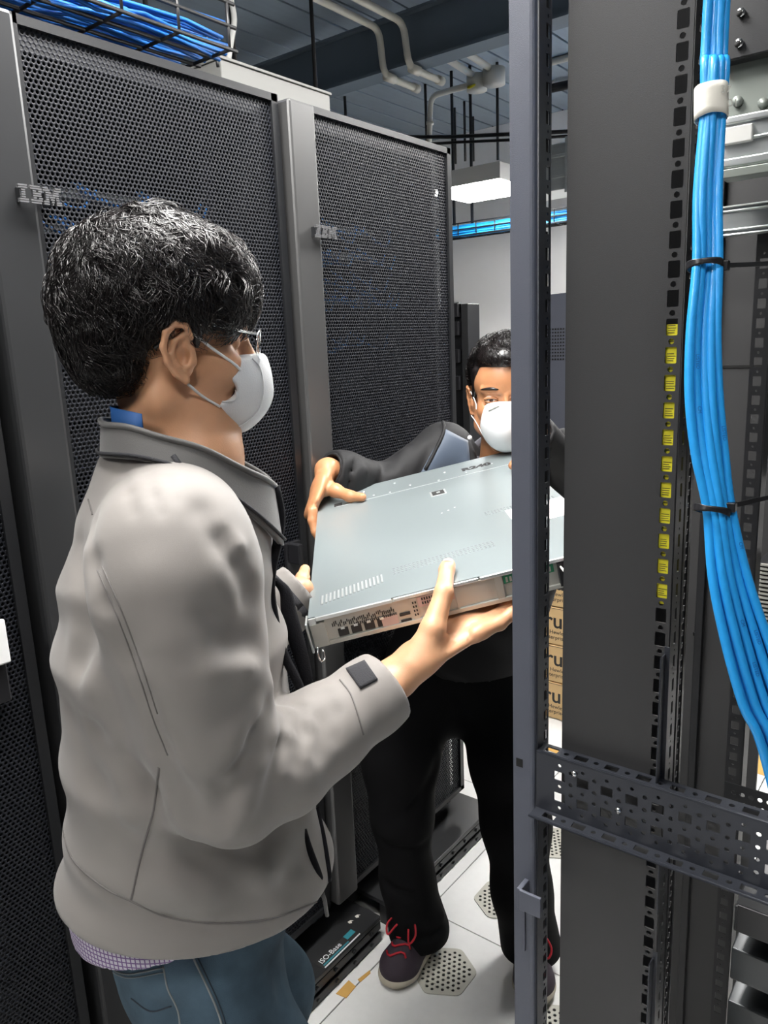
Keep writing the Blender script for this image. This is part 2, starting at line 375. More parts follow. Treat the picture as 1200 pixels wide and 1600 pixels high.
# ------------------------------------------------------------------ IBM rack cabinets on the left
def perf_mesh(wd, ht, pitch, r, depth):
    """hexagonally perforated sheet in local (y,z), thickness along -x"""
    rows = int(ht/(pitch*.866)); cols = int(wd/pitch)
    jj, ii = np.meshgrid(np.arange(rows), np.arange(cols), indexing='ij')
    cy = (ii+.25+.5*(jj % 2))*pitch; cz = (jj+.5)*pitch*.866
    C = np.stack([cy.ravel(), cz.ravel()], 1); n = len(C)
    a = np.arange(6)*PI/3+PI/6
    ho = np.stack([np.cos(a), np.sin(a)], 1)*pitch/math.sqrt(3); hi_ = np.stack([np.cos(a), np.sin(a)], 1)*r
    V = np.zeros((n, 18, 3), np.float32)
    V[:, 0:6, 1:] = C[:, None]+ho; V[:, 6:12, 1:] = C[:, None]+hi_; V[:, 12:18, 1:] = C[:, None]+hi_; V[:, 12:18, 0] = -depth
    Fq = []
    for k in range(6):
        k2 = (k+1) % 6; Fq.append((k, k2, 6+k2, 6+k)); Fq.append((6+k, 6+k2, 12+k2, 12+k))
    Fq = np.array(Fq)[None]+(np.arange(n)*18)[:, None, None]
    me = bpy.data.meshes.new('perforated_sheet'); V = V.reshape(-1, 3); Fq = Fq.reshape(-1, 4)
    me.vertices.add(len(V)); me.vertices.foreach_set('co', V.ravel()); me.loops.add(Fq.size); me.loops.foreach_set('vertex_index', Fq.ravel().astype(np.int32))
    me.polygons.add(len(Fq)); me.polygons.foreach_set('loop_start', (np.arange(len(Fq))*4).astype(np.int32)); me.update(calc_edges=True)
    me.materials.append(MT['mesh']); return me
PW, PH = .52, 1.84
pm = perf_mesh(PW, PH, .0082, .0031, .0016)
ROWS = [ # IBM-style eight bar letters: (x0,x1) segments per row, top row first
 [(0, 7), (9, 17), (19, 23.5), (29, 33.5)], [(0, 7), (9, 18), (19, 24.5), (28, 33.5)], [(2, 5), (11, 13.5), (15.2, 18.4), (21, 25.3), (27.2, 31.5)],
 [(2, 5), (11, 17.4), (21, 26), (26.5, 31.5)], [(2, 5), (11, 17.4), (21, 23.4), (23.9, 28.6), (29.1, 31.5)], [(2, 5), (11, 13.5), (15.2, 18.4), (21, 23.4), (24.6, 27.9), (29.1, 31.5)],
 [(0, 7), (9, 18), (19, 23.4), (25.2, 27.3), (29.1, 33.5)], [(0, 7), (9, 17), (19, 23.4), (25.8, 26.7), (29.1, 33.5)]]
MT['bezlit'] = mat('lit_bezel', (.15, .15, .15), .36, metal=.75, var=.05, vscale=3)  # brighter copy of the bezel material, reflected light put into the colour
def cabinet(y0, label, W=.635, handle=True, bezm='bezel'):
    X0, zb, zt = 0.0, .145, 2.01
    t = thing('server_rack', label, 'server rack', (-1.17, y0, 0), 0, 'black perforated-door server racks on the left')
    D = 1.0
    box('side_panel', (-D, .002, .06), (-.05, .02, zt), 'rackblk', t); box('side_panel', (-D, W-.02, .06), (-.05, W-.002, zt), 'rackblk', t)
    box('top_panel', (-D, .02, zt-.03), (-.05, W-.02, zt-.005), 'rackblk', t); box('rear_panel', (-D, .02, .06), (-D+.02, W-.02, zt-.03), 'rackblk', t)
    box('base', (-D, .01, .02), (-.06, W-.01, .12), 'rackblk', t)
    # inner mounting rails and equipment seen through the perforations
    for yy in (.085, W-.10): box('mounting_rail', (-.16, yy, .14), (-.14, yy+.04, zt-.05), 'rackblk', t)
    eq = boxes('equipment', [((-.8, .1, z), (-.17+random.uniform(-.01, .0), W-.09, z+random.choice((.04, .085)))) for z in np.arange(.2, 1.45, .1)], 'rackblk', t); eq['kind'] = 'stuff'
    br = boxes('cable_manager', [((-.15, .11, z), (-.13, W-.18, z+.016)) for z in (1.79, 1.73, 1.62)], 'galv', t)
    L = []
    for k in range(26):
        zz = random.choice((1.82, 1.76, 1.70, 1.66, 1.55)); ya = .12+random.random()*.3
        L.append((spline([(-.14, ya, zz), (-.11, ya+.03, zz-.03), (-.11, ya+.1, zz-.03-random.random()*.03), (-.13, ya+.15, zz-.01)], 4), .003))
    pc = tubes('patch_cables', L, 'cabled', t, 5); pc['kind'] = 'stuff'
    # bezel column at the left of the door
    bm = bmesh.new(); bbox(bm, (-.05, .006, zb), (.022, .083, zt-.004), 0, .006); me = bpy.data.meshes.new('bezel'); bm.to_mesh(me); bm.free(); link('bezel', me, t, bezm)
    d = boxes('door_frame', [((-.025, .083, zb), (.006, .096, zt)), ((-.025, W-.026, zb), (.006, W-.008, zt)), ((-.025, .09, zt-.014), (.006, W-.01, zt)), ((-.025, .09, zb), (.006, W-.01, zb+.014))], 'rackblk', t)
    p = bpy.data.objects.new('perforated_panel', pm); COL.objects.link(p); p.parent = t; p.location = (0.0, .091, zb+.012); p.scale = (1, (W-.113)/PW, (zt-zb-.022)/PH)
    # logo
    u = .066/33.5; hh = .026
    L = []
    for i, row in enumerate(ROWS):
        z1 = 1.767-i*hh/8
        for a_, b_ in row: L.append(((.036, .045+a_*u, z1-hh/8*.72), (.041, .045+b_*u, z1)))
    lg = boxes('logo', L, 'logo', t); 
    for lm_ in [((.02, .05, 1.744), (.037, .056, 1.764)), ((.004, .10, 1.744), (.037, .106, 1.764))]: boxes('logo_mount', [lm_], 'rackblk', lg)
    return t
ta = cabinet(.575, 'black server rack with perforated door behind the man in the grey jacket')
tb = cabinet(1.21, 'black server rack with perforated door right of the vertical silver bezel', bezm='bezlit')
tc_ = cabinet(-.065, 'black server rack at the far left edge, mostly behind the grey jacket')
tag([c for c in tb.children if c.name.startswith('bezel')][0], 'satin silver-grey bezel column')
# handles
for tt, yy, zz in ((ta, .555, 1.06),):
    h = boxes('door_handle', [((.004, yy, zz-.04), (.014, yy+.045, zz+.045))], 'blackp', tt, .002)
    v = [(.014, yy+.008, zz+.04), (.05, yy+.034, zz+.032)]
    bm = bmesh.new(); bbox(bm, (.012, yy+.006, zz+.0), (.045, yy+.02, zz+.046), 0, .003)
    me = bpy.data.meshes.new('handle_lever'); bm.to_mesh(me); bm.free(); me.transform(Matrix.Translation((0, 0, 0))); link('handle_lever', me, h, 'blackp')
h = boxes('door_handle', [((.004, .52, 1.0), (.02, .575, 1.14))], 'blackp', tc_, .003)
box('handle_cover', (.02, .50, 1.065), (.03, .578, 1.135), 'white', h, .003)
# plinths (stabiliser trays) at the rack feet
def plinth(y0, y1, label, bolts):
    t = thing('rack_stabiliser', label, 'rack base', (-1.17, y0, 0), 0, 'low black bases in front of the racks')
    L_ = y1-y0
    box('top_plate', (-.06, 0, .062), (.074, L_, .075), 'bezel', t, .002)
    box('front_rail', (.03, .004, .0), (.066, L_-.004, .062), 'rackblk', t, .001)
    box('lower_rail', (.066, .0, .004), (.074, L_, .026), 'rackblk', t, .001); box('upper_rail', (.066, .0, .036), (.072, L_, .058), 'rackblk', t, .001)
    for k in range(bolts):
        yy = .04+(L_-.08)*k/(bolts-1)
        for zz in (.047, .015):
            tube('bolt', [V3(.072, yy, zz), V3(.0775, yy, zz)], .0052, 'rackblk', t, 6, smooth=False)
    return t
s1_ = plinth(.55, 1.315, 'low black rack base with white lettered sticker below the grey jacket', 11)
s2_ = plinth(1.36, 1.90, 'low black rack base behind the legs of the man in black', 8)
# sticker on the first base
def yl(y): return y-.55
sb = box('sticker', (.038, yl(1.10), .0752), (.072, yl(1.24), .0758), 'ink', s1_, 0)
text('sticker_print', 'ISO-Base', .020, .0004, 'white', basis((.056, yl(1.108), .0762), (0, 1, 0), (-1, 0, 0), (0, 0, 1)), sb)
boxes('sticker_bars', [((.060, yl(1.108), .0758), (.064, yl(1.20), .0762)), ((.041, yl(1.203), .0758), (.056, yl(1.234), .0762))], 'teal', sb)
boxes('sticker_edge', [((.067, yl(1.105), .0758), (.0705, yl(1.236), .0761))], 'white', sb)
for k, (px, py) in enumerate(((547, 1441), (558, 1432))):
    c = atz(px, py, .0755); bm = bmesh.new()
    vs = [bm.verts.new((c[0]+1.17+dx, c[1]-.55+dy, .0757)) for dx, dy in ((-.006, -.003), (.002, -.005), (.006, .001), (.001, .004), (.004, .01), (-.004, .005))]
    bm.faces.new(vs); me = bpy.data.meshes.new('paint_chip'); bm.to_mesh(me); bm.free(); link('paint_chip', me, s1_, 'paper')
def scrap(name, L, z, m, label, cat):
    bm = bmesh.new(); P0 = [atz(x, y, z) for x, y in L]; c = sum(P0)/len(P0)
    a_ = [bm.verts.new((p[0]-c[0], p[1]-c[1], 0)) for p in P0]; b_ = [bm.verts.new((p[0]-c[0], p[1]-c[1], .0012)) for p in P0]
    bm.faces.new(a_); bm.faces.new(b_[::-1])
    for i in range(len(a_)): j = (i+1) % len(a_); bm.faces.new((a_[i], b_[i], b_[j], a_[j]))
    bmesh.ops.recalc_face_normals(bm, faces=bm.faces); me = bpy.data.meshes.new(name); bm.to_mesh(me); bm.free(); o = link(name, me, None, m); o.location = (c[0], c[1], z); return tag(o, label, cat)
scrap('tape_piece', [(525, 1553), (545, 1532), (556, 1542), (541, 1560)], .0004, 'cardtape', 'orange-brown tape piece on the white floor beside the rack base', 'tape')
scrap('tape_piece', [(559, 1531), (578, 1516), (579, 1521), (563, 1535)], .0004, 'cardtape', 'thin torn tan tape strip on the floor near the shoe', 'tape')
scrap('cardboard_sheet', [(842, 1160), (842, 1166), (900, 1190), (900, 1176)], .0004, 'cardtape', 'flat orange cardboard sheet on the floor in front of the boxes', 'cardboard')
# ------------------------------------------------------------------ far cabinets
t = thing('far_rack', 'dark grey cabinet against the back wall, right of the near post', 'cabinet', (-2.10, 4.0, 0))
box('cabinet_body', (0, 0, .02), (1.5, .9, 1.745), 'post', t, .004)
vp = [rrect(0, 0, .5, .5, .001)]
g = boxes('vent_slots', [((x_, -.003, z_), (x_+.008, .001, z_+.008)) for x_ in np.arange(.15, .35, .016) for z_ in np.arange(1.39, 1.56, .018)], 'pit', t); g['kind'] = 'stuff'
box('door_gap', (.05, -.002, .1), (.056, .001, 1.7), 'pit', t, 0)
box('plinth', (0, .03, 0), (1.5, .87, .02), 'rackblk', t, 0)
q0 = aty(712, 475, 3.0)
t = thing('far_rack', 'narrow black cabinet frame with grey side, just right of the second rack door', 'cabinet', (-1.83, 3.0, 0))
box('cabinet_body', (-.9, .02, .02), (-.035, .08, 1.66), 'rackblk', t, .003)
box('side_strip', (-.035, 0, .02), (.0, .10, 1.675), 'bezel', t, .002)
for z in (1.3, 1.42, 1.54, 1.62): box('hinge', (-.075, -.012, z), (-.045, .02, z+.06), 'blackp', t, .003)
boxes('top_hook', [((-.12, 0, 1.66), (-.05, .02, 1.685)), ((-.055, 0, 1.64), (-.045, .02, 1.685))], 'galv', t)
# ------------------------------------------------------------------ cardboard boxes
bw, bd = .60, .42
for k, lb in enumerate(('lowest tan cardboard carton of the stack behind the man in black', 'second tan cardboard carton from the floor in the stack', 'third tan cardboard carton from the floor in the stack', 'topmost tan cardboard carton, mostly hidden by the held server')):
    z0 = .004+k*.158
    t = thing('cardboard_box', lb, 'box', (-1.72+.005*(k % 2), 2.65+.004*k, z0), 0, 'stack of printed cardboard cartons')
    box('carton', (0, 0, 0), (bw, bd, .154), 'card', t, .004)
    text('print', 'aruba', .088, .0006, 'ink', XZ((.392, -.0005, .072)), t, bold=.0012)
    text('print', 'a Hewlett Packard', .023, .0006, 'ink', XZ((.435, -.0005, .045)), t)
    text('print', 'Enterprise company', .023, .0006, 'ink', XZ((.425, -.0005, .023)), t)
    box('flap_seam', (.0, -.0006, .1505), (bw, .001, .152), 'ink', t, 0)
# ------------------------------------------------------------------ right side: near open rack frame
fr = thing('open_rack_frame', 'bare slate-grey rack frame standing closest on the right', 'rack frame', (-.383, .71, 0))
# post: cross-section about 27 x 36 mm, rounded corner, punched right side
def prism(name, prof, z0, z1, matl, parent):
    n = len(prof); me = bpy.data.meshes.new(name)
    V = [(x, y, z0) for x, y in prof]+[(x, y, z1) for x, y in prof]
    me.from_pydata(V, [], [(i, (i+1) % n, n+(i+1) % n, n+i) for i in range(n)]+[tuple(reversed(range(n))), tuple(range(n, 2*n))]); me.update()
    return link(name, me, parent, matl)
pf = [(0, 0), (.021, 0), (.0235, .0008), (.0252, .0022), (.026, .0045), (.026, .007), (.022, .007), (.022, .034), (0, .034)]
po = prism('post', pf, 0, 2.1, 'post', fr); po.data.shade_flat()
hs = []
z = .35
lo_, hi_ = .05, 2.1
while z < 2.05:
    hs.append(rrect(.0195, z, .009, .0125, .001)); hs.append(circ(.0195, z+.0125, .0018, 8)); z += .025
pp = plate('punched_strip', [[(.0, lo_), (.027, lo_), (.027, hi_), (.0, hi_)]]+hs, .0015, 'chan', YZ((.0268, .0065, 0)), fr)
zA, zB = float(aty(848, 362, .74)[2]), float(aty(848, 262, .74)[2])
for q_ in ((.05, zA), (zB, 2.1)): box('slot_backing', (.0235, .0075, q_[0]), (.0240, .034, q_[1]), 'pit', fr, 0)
# little tabs welded on the post
o = fr.location
tp = aty(815, 1375, .705)
boxes('lock_tab', [((.018, -.022, tp[2]-.026-0), (.045, -.018, tp[2])), ((.014, -.02, tp[2]-.026), (.02, .002, tp[2]))], 'post', fr, .001)
box('weld_strip', (.013, -.003, .80), (.0155, .001, .86), 'post', fr, .0005)
box('slot', (.004, -.0006, 1.042), (.012, .0005, 1.052), 'pit', fr, 0)
# punched side channel
ch = thing('punched_channel', 'slate punched steel channel crossing from the near post to the right edge', 'rail', (-.3555, .7135, .996))
CL = .80
def hole_row(y, L_, x0, kind):
    out = []
    x_ = x0; k = 0
    while x_ < L_-.015:
        out.append(rrect(x_, y, .0145, .0095, .001) if k % 2 == 0 else circ(x_, y, .003, 10)); x_ += .0165 if 0 else .0172; k += 1
    return out
plate('top_flange', [[(0, 0), (CL, 0), (CL, .020), (0, .020)]]+hole_row(.0105, CL, .014, 0), .0016, 'chan', basis((0, 0, .070), (1, 0, 0), (0, 1, 0), (0, 0, 1)), ch)
wh = []
x_ = .028; k = 0
while x_ < CL-.02:
    if k % 2 == 0:
        for zz in (.022, .048): wh.append(rrect(x_, zz, .013, .011, .001))
        for zz in (.009, .0355, .061): wh.append(circ(x_, zz, .0022, 8))
    else:
        for zz in (.015, .029, .042, .056): wh.append(circ(x_, zz, .0026, 8))
    x_ += .0135; k += 1
plate('web', [[(0, 0), (CL, 0), (CL, .071), (0, .071)]]+wh, .0016, 'chan', XZ((0, 0, 0)), ch)
plate('bottom_flange', [[(0, 0), (CL, 0), (CL, .020), (0, .020)]]+hole_row(.010, CL, .020, 0), .0016, 'chan', basis((0, -.019, 0), (1, 0, 0), (0, 1, 0), (0, 0, 1)), ch)
tube('folded_edge', [V3(0, .0012, .0695), V3(CL, .0012, .0695)], .0022, 'chan', ch, 8)
tube('folded_edge', [V3(0, -.019, 0), V3(CL, -.019, 0)], .0018, 'chan', ch, 8)
for px, py in ((897, 1209), (966, 1266)):
    q = aty(px, py, .711)-np.array([-.3555, .7135, .996])
    tube('screw', [V3(q[0], -.0045, q[2]), V3(q[0], 0, q[2])], .0032, 'chip', ch, 10)
box('rear_post', (CL-.383+.365+.0, 0, 0), (CL-.383+.365+.03, .036, 2.1), 'post', fr, .002)
box('base_bar', (0, 0, 0), (CL, .020, .035), 'chan', fr, .002)
# ------------------------------------------------------------------ the black rack behind it
rk = thing('black_rack', 'open black rack with wide flat side panel and punched mounting rails, right', 'server rack', (-.334, .735, 0))
# wide flat front plate with square holes along its right edge
hs = []
zc = float(aty(1051, 472+26, .735)[2]); z = zc-.025*45
zs = []
while z < 2.04:
    hs.append(rrect(.1035, z, .0105, .0150, .0012)); hs.append(circ(.1035, z+.0125*1.0, .0027, 10)); zs.append(z); z += .0254
plate('side_plate', [[(0, .04), (.1125, .04), (.1125, 2.08), (0, 2.08)]]+hs, .0018, 'panel', XZ((0, 0, 0)), rk)
box('plate_edge', (-.0006, -.0008, .04), (.0008, .012, 2.08), 'ink', rk, 0)
# folded return with slots
hs2 = []
for q in zs: hs2.append(rrect(.014, q-.002, .006, .0135, .001)); hs2.append(circ(.014, q+.0105, .0012, 6))
plate('folded_return', [[(0, .04), (.026, .04), (.026, 2.08), (0, 2.08)]]+hs2, .0016, 'rackblk', YZ((.1125, .001, 0)), rk)
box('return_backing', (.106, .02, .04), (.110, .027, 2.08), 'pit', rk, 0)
# mounting channel further in
hs3 = []
z = .3
while z < 1.95: hs3.append(rrect(.010, z, .0055, .010, .0008)); z += .0145
plate('inner_rail', [[(0, .04), (.024, .04), (.024, 2.05), (0, 2.05)]]+hs3, .0015, 'rackblk', YZ((.0975, .085, 0)), rk)
box('inner_rail_web', (.070, .084, .04), (.0975, .087, 2.05), 'rackblk', rk, 0)
# side wall of the rack, deeper
box('side_wall', (-.12, .515, .03), (.105, .525, 2.08), 'panel', rk, .001)
box('upper_side_wall', (.105, .515, 1.30), (.85, .525, 2.08), 'panel', rk, .001)
box('wall_fold', (.0, .505, .03), (.012, .516, 2.08), 'rackblk', rk, .001)
q = aty(1089, 990, 1.248)-np.array([-.334, .735, 0]); tube('panel_screw', [V3(q[0], .509, q[2]), V3(q[0], .515, q[2])], .0055, 'chip', rk, 12)
q = aty(1089, 1013, 1.249)-np.array([-.334, .735, 0]); tube('panel_hole', [V3(q[0], .5145, q[2]), V3(q[0], .5155, q[2])], .003, 'pit', rk, 8)
box('wall_seam', (-.1, .5135, 1.462), (.80, .5155, 1.465), 'pit', rk, 0)
box('wall_seam_highlight', (-.1, .5140, 1.4655), (.85, .5155, 1.4665), 'panel', rk, 0)
# rear square-hole rail
RY = 1.12
xr = float(aty(1176, 720, RY)[0])+.334
hs = []; z = .45
while z < 1.62: hs.append(rrect(.010, z, .0105, .0125, .0008)); hs.append(circ(.010, z+.0125, .0016, 6)); z += .025
plate('rear_rail', [[(0, .05), (.022, .05), (.022, 1.64), (0, 1.64)]]+hs, .0015, 'rackblk', XZ((xr-.011, RY-.735, 0)), rk)
box('rear_rail_return', (xr+.011, RY-.735, .05), (xr+.0125, RY-.735+.03, 1.64), 'rackblk', rk, 0)
# yellow warning strip glued behind the plate, read through the holes
zl0 = float(aty(1022, 940, .74)[2]); zl1 = float(aty(1047, 507, .74)[2])
yt = box('warning_label', (.092, .0018, zl0), (.1115, .0026, zl1), 'yel', rk, 0); yt['label'] = 'yellow warning label strip showing through the square holes'
L = []
for q in zs:
    if zl0 < q < zl1:
        for i in range(4): L.append(((.0995, .0014, q-.0052+i*.0021), (.1080-.003*random.random(), .0019, q-.0052+i*.0021+.0005)))
        L.append(((.1012, .0014, q+.0125-.0003), (.1060, .0019, q+.0125+.0003)))
lp = boxes('label_print', L, 'ink', yt); lp['kind'] = 'stuff'
# right-angle bracket pieces on the rail (lower)
for (ya, za, zb_) in ((1010, 0, 0),):
    pass
z1 = float(aty(1035, 1018, .72)[2]); z2 = float(aty(1012, 1235, .72)[2])
bk = []
bk.append(((.112, -.012, z2), (.1145, .002, z1)))
b1 = boxes('cable_bracket', [((.1085, -.014, z2), (.1100, .001, z1-.008)), ((.1085, -.0015, z2), (.114, .0, z1))], 'chan', rk, .0004)
z1 = float(aty(1005, 1495, .72)[2]); z2 = .62
boxes('cable_bracket', [((.1085, -.014, z2), (.1100, .001, z1-.008)), ((.1085, -.0015, z2), (.114, .0, z1))], 'chan', rk, .0004)
z1 = float(aty(1010, 1335, .72)[2]); z2 = float(aty(1004, 1430, .72)[2])
boxes('cable_bracket', [((.112, -.006, z2), (.1135, .001, z1))], 'chan', rk, .0004)
# black mounting shelf ends / modules between rails
q = aty(1050, 960, .86); q2 = aty(1050, 1018, .86)
boxes('rail_block', [((q[0]+.334-.014, .11, q2[2]), (q[0]+.334+.004, .125, q[2]))], 'rackblk', rk, .001)
# ------------------------------------------------------------------ steel slide rails and plates, upper right
def slide(label, ypx, yS, z0, z1, Yp, ridges, x0, dep=.012, name='slide_rail', m='galv'):
    t = thing(name, label, 'rail', (x0, Yp, z0))
    H = z1-z0
    box('rail_body', (0, 0, 0), (.75, dep, H), m, t, .0015)
    for a_, b_ in ridges: box('rail_ridge', (0, -.005, H*a_), (.75, .002, H*b_), m, t, .0015)
    return t
Yp = 1.10
def zr(y, Yq): return float(aty(1170, y, Yq)[2])
xS = float(aty(1052, 350, Yp)[0])
s_ = slide('silver slide rail with parallel ridges crossing behind the blue cables', 0, 0, zr(366, Yp), zr(318, Yp), Yp, ((.0, .08), (.16, .24), (.78, .86), (.92, 1.0)), xS)
Yq = 1.02
g_ = slide('wide bright steel rail below the grey plate, upper right', 0, 0, zr(258, Yq), zr(178, Yq), Yq, ((.02, .18), (.50, .56), (.86, 1.0)), float(aty(1130, 220, Yq)[0])-.02, name='wide_steel_rail')
q = aty(1160, 212, Yq); bb = boxes('rail_latch', [((q[0]-g_.location.x-.02, -.008, q[2]-g_.location.z-.008), (q[0]-g_.location.x+.012, .001, q[2]-g_.location.z+.010))], 'fix', g_, .001)
gp = thing('steel_plate', 'dull grey-green steel plate behind the blue cables, upper right', 'plate', (float(aty(1045, 120, 1.06)[0]), 1.06, 0))
MT['gplate'] = mat('grey_green_plate', (.20, .22, .20), .45, metal=.4, var=.08, vscale=9)
box('plate_body', (0, 0, zr(265, 1.06)), (.8, .006, zr(86, 1.06)), 'gplate', gp, .001)
for px, py in ((1152, 158), (1192, 161)):
    q = aty(px, py, 1.055); tube('rivet', [V3(q[0]-gp.location.x, -.006, q[2]), V3(q[0]-gp.location.x, 0, q[2])], .006, 'gplate', gp, 10)
lp_ = box('lower_lip', (float(aty(1130, 265, Yq)[0])+.0, Yq-.012, zr(276, Yq)), (.5, Yq+.02, zr(262, Yq)), 'gplate', None, .001); tag(lp_, 'dark steel lip under the wide bright rail, upper right', 'rail')
tp_ = thing('equipment_case', 'black equipment case above the grey plate at the top right corner', 'equipment', (float(aty(1120, 60, 1.04)[0]), 1.04, zr(88, 1.04)))
box('case_body', (0, 0, 0), (.8, .15, .25), 'rackblk', tp_, .002)
for px, py in ((1158, 19), (1155, 67)):
    q = aty(px, py, 1.035)-np.array(tp_.location); tube('case_boss', [V3(q[0], -.006, q[2]), V3(q[0], 0, q[2])], .0045, 'chip', tp_, 12); tube('boss_hole', [V3(q[0]-.0015, -.0065, q[2]-.001), V3(q[0]-.0015, -.003, q[2]-.001)], .0036, 'pit', tp_, 10)
# finned server and lower right equipment
Yf = 1.17
q = aty(1188, 880, Yf); q2 = aty(1188, 1080, Yf)
fs = thing('finned_server', 'black finned equipment stack at the right edge, behind the blue cables', 'equipment', (q[0]-.004, Yf, q2[2]))
H = q[2]-q2[2]
box('case', (0, 0.004, 0), (.5, .07, H), 'rackblk', fs, .001)
fb = boxes('fins', [((.004, 0, z_), (.5, .006, z_+.0028)) for z_ in np.arange(.02, H, .0062)], 'lidb', fs); fb['kind'] = 'stuff'
# perforated black plate, lower right
q = aty(1133, 1215, 1.02); q2 = aty(1133, 1262, 1.02)
hs = []
for i in range(26):
    for j in range(3): hs.append(circ(.012+i*.011+(j % 2)*.004, .009+j*.014, .0034, 8))
pz = thing('perforated_shelf', 'black perforated shelf plate at the right edge above the punched channel', 'shelf', (q[0], 1.02, q2[2]-.01))
plate('shelf_front', [[(0, 0), (.32, 0), (.32, .050), (0, .050)]]+hs, .0015, 'rackblk', XZ((0, 0, 0)), pz)
# bright floor / carton glimpse: rear of rack is open there
scrap('cardboard_sheet', [(1170, 1204), (1178, 1168), (1192, 1146), (1230, 1130), (1230, 1225)], .0004, 'cardtape', 'torn tan cardboard sheet on the floor at the right edge under the blue cables', 'cardboard')
# lower right equipment behind the channel
def gear(label, px0, py0, px1, py1, Yg, depth, m='rackblk', name='rack_module', bars=()):
    a_ = aty(px0, py0, Yg); b_ = aty(px1, py1, Yg)
    t = thing(name, label, 'equipment', (a_[0], Yg, b_[2]))
    box('module_body', (0, 0, 0), (.5, depth, a_[2]-b_[2]), m, t, .002)
    for (u0, v0, u1, v1) in bars:
        H_ = a_[2]-b_[2]; box('front_plate', (u0, -.004, H_*v0), (u1, .001, H_*v1), 'blackp', t, .001)
    return t
MT['gloss'] = mat('glossy_grey_case', (.05, .055, .058), .22, metal=.3, var=.15, vscale=7)
gear('grey rack module with black notch cover at right edge, upper below channel', 1148, 1415, 1148, 1455, .95, .25, 'bezel', bars=((.004, .1, .055, 1.15),))
gear('glossy grey rack module at right edge, middle below channel', 1143, 1480, 1143, 1530, .97, .25, 'gloss')
gear('glossy grey rack module at the bottom right corner', 1137, 1562, 1137, 1640, .99, .25, 'gloss')
# ------------------------------------------------------------------ bundle of blue cables
BX = [(1121, -25), (1117, 100), (1114, 170), (1106, 300), (1106, 410), (1100, 520), (1101, 620), (1110, 710), (1124, 795), (1140, 900), (1166, 1000), (1197, 1100), (1240, 1210)]
BWD = [20, 23, 21, 24, 25, 28, 30, 29, 25, 33, 40, 44, 46]
D0 = .565
A_3 = lambda *q: np.array(q)
cab = []; cabp = []
for i in range(9):
    f_ = (i % 5)/4*2-1 if i < 5 else ((i-5)/3*2-1)*.75
    dz = -.004 if i < 5 else .005
    pts = []
    for (x_, y_), w_ in zip(BX, BWD):
        jit = 1.3*math.sin(i*2.1+y_*.006)
        pts.append(at(x_+f_*(w_-7)+jit, y_, D0+dz+.0015*math.sin(i*1.7+y_*.01)))
    lo_ = pts[-1]; hi_ = pts[0]
    pts = [hi_+A_3(.01, .02, .95), hi_+A_3(.004, .01, .45)]+pts+[lo_+A_3(.05, .01, -.22), lo_+A_3(.09, .02, -.60), lo_+A_3(.10+.01*i, .02, .008-lo_[2])]
    pts = spline(pts, 6); o = V3(*pts[-1]); cabp.append(pts)
    names = ['leftmost', 'second from left', 'middle', 'second from right', 'rightmost']
    lb = ('bright blue network cable, %s at the front of the bundle on the right' % names[i]) if i < 5 else ('blue network cable, %s in the back layer of the bundle' % ['left', 'centre-left', 'centre-right', 'right'][i-5])
    c = tube('network_cable', [V3(*p)-o for p in pts], .0034, 'cable', None, 12); c.location = o; cab.append(c)
    tag(c, lb, 'cable', 'blue network cables bundled on the right')
for ci, segs in ((1, ((560, 'LISTED'), (640, 'CM'))), (2, ((960, 'CM'), (1040, 'LISTED'))), (3, ((985, 'LISTED'), (1060, 'CM'))), (4, ((660, 'LISTED'), (850, 'CM')))):
    for yy, s_ in segs:
        P_ = cabp[ci]; k = min(range(len(P_)), key=lambda i: abs(800-FPX*float(np.dot(P_[i]-CAM, UP))/float(np.dot(P_[i]-CAM, FW))-yy))
        d_ = P_[min(k+3, len(P_)-1)]-P_[k-1]; d_ = d_/np.linalg.norm(d_); n_ = -FW-d_*float(np.dot(-FW, d_)); n_ = n_/np.linalg.norm(n_); u_ = np.cross(n_, d_)
        o_ = cab[ci]; L_ = np.array(o_.location)
        text('cable_print', s_, .0036, .0001, 'cabled', basis(P_[k]+n_*.0034-u_*.0013-L_, d_, u_, n_), o_)
# paper tape label
def wrap(name, idx_xy, w_, h_, matl, label, cat, rx=None, dp=.0095, seg=24, tilt=0):
    x_, y_ = idx_xy; c = at(x_, y_, D0); up_ = Vector(UP); rt = Vector(RT); fw = Vector(FW)
    up_ = (up_+rt*tilt).normalized(); rt = (rt-up_*rt.dot(up_)).normalized()
    R_ = w_/2/FPX*D0; H_ = h_/FPX*D0; V = []; Fq = []
    n = 5
    for j in range(n+1):
        for k in range(seg):
            a_ = 2*PI*k/seg; cx_ = math.copysign(abs(math.cos(a_))**.8, math.cos(a_)); sy_ = math.copysign(abs(math.sin(a_))**.8, math.sin(a_))
            V.append(tuple(rt*(cx_*R_)+fw*(sy_*dp)+up_*(H_*(j/n-.5)+.0006*math.sin(a_*3+j))))
    for j in range(n):
        for k in range(seg): k2 = (k+1) % seg; Fq.append((j*seg+k, j*seg+k2, (j+1)*seg+k2, (j+1)*seg+k))
    me = bpy.data.meshes.new(name); me.from_pydata(V, [], Fq); me.update(); o = link(name, me, None, matl, True); o.location = c
    md = o.modifiers.new('s', 'SOLIDIFY'); md.thickness = .0008
    return tag(o, label, cat)
ptape = wrap('paper_tape', (1111, 162), 49, 49, 'paper', 'white paper tape wrapped round the blue cable bundle near the top', 'tape', dp=.0105)
for s_, dx, dy in (('37', -.002, .002), ('01', .003, -.008)):
    text('handwriting', s_, .008, .0002, 'lidb', basis(Vector(RT)*(.004+dx)-Vector(FW)*.0113+Vector(UP)*dy, RT, UP, -FW), ptape)
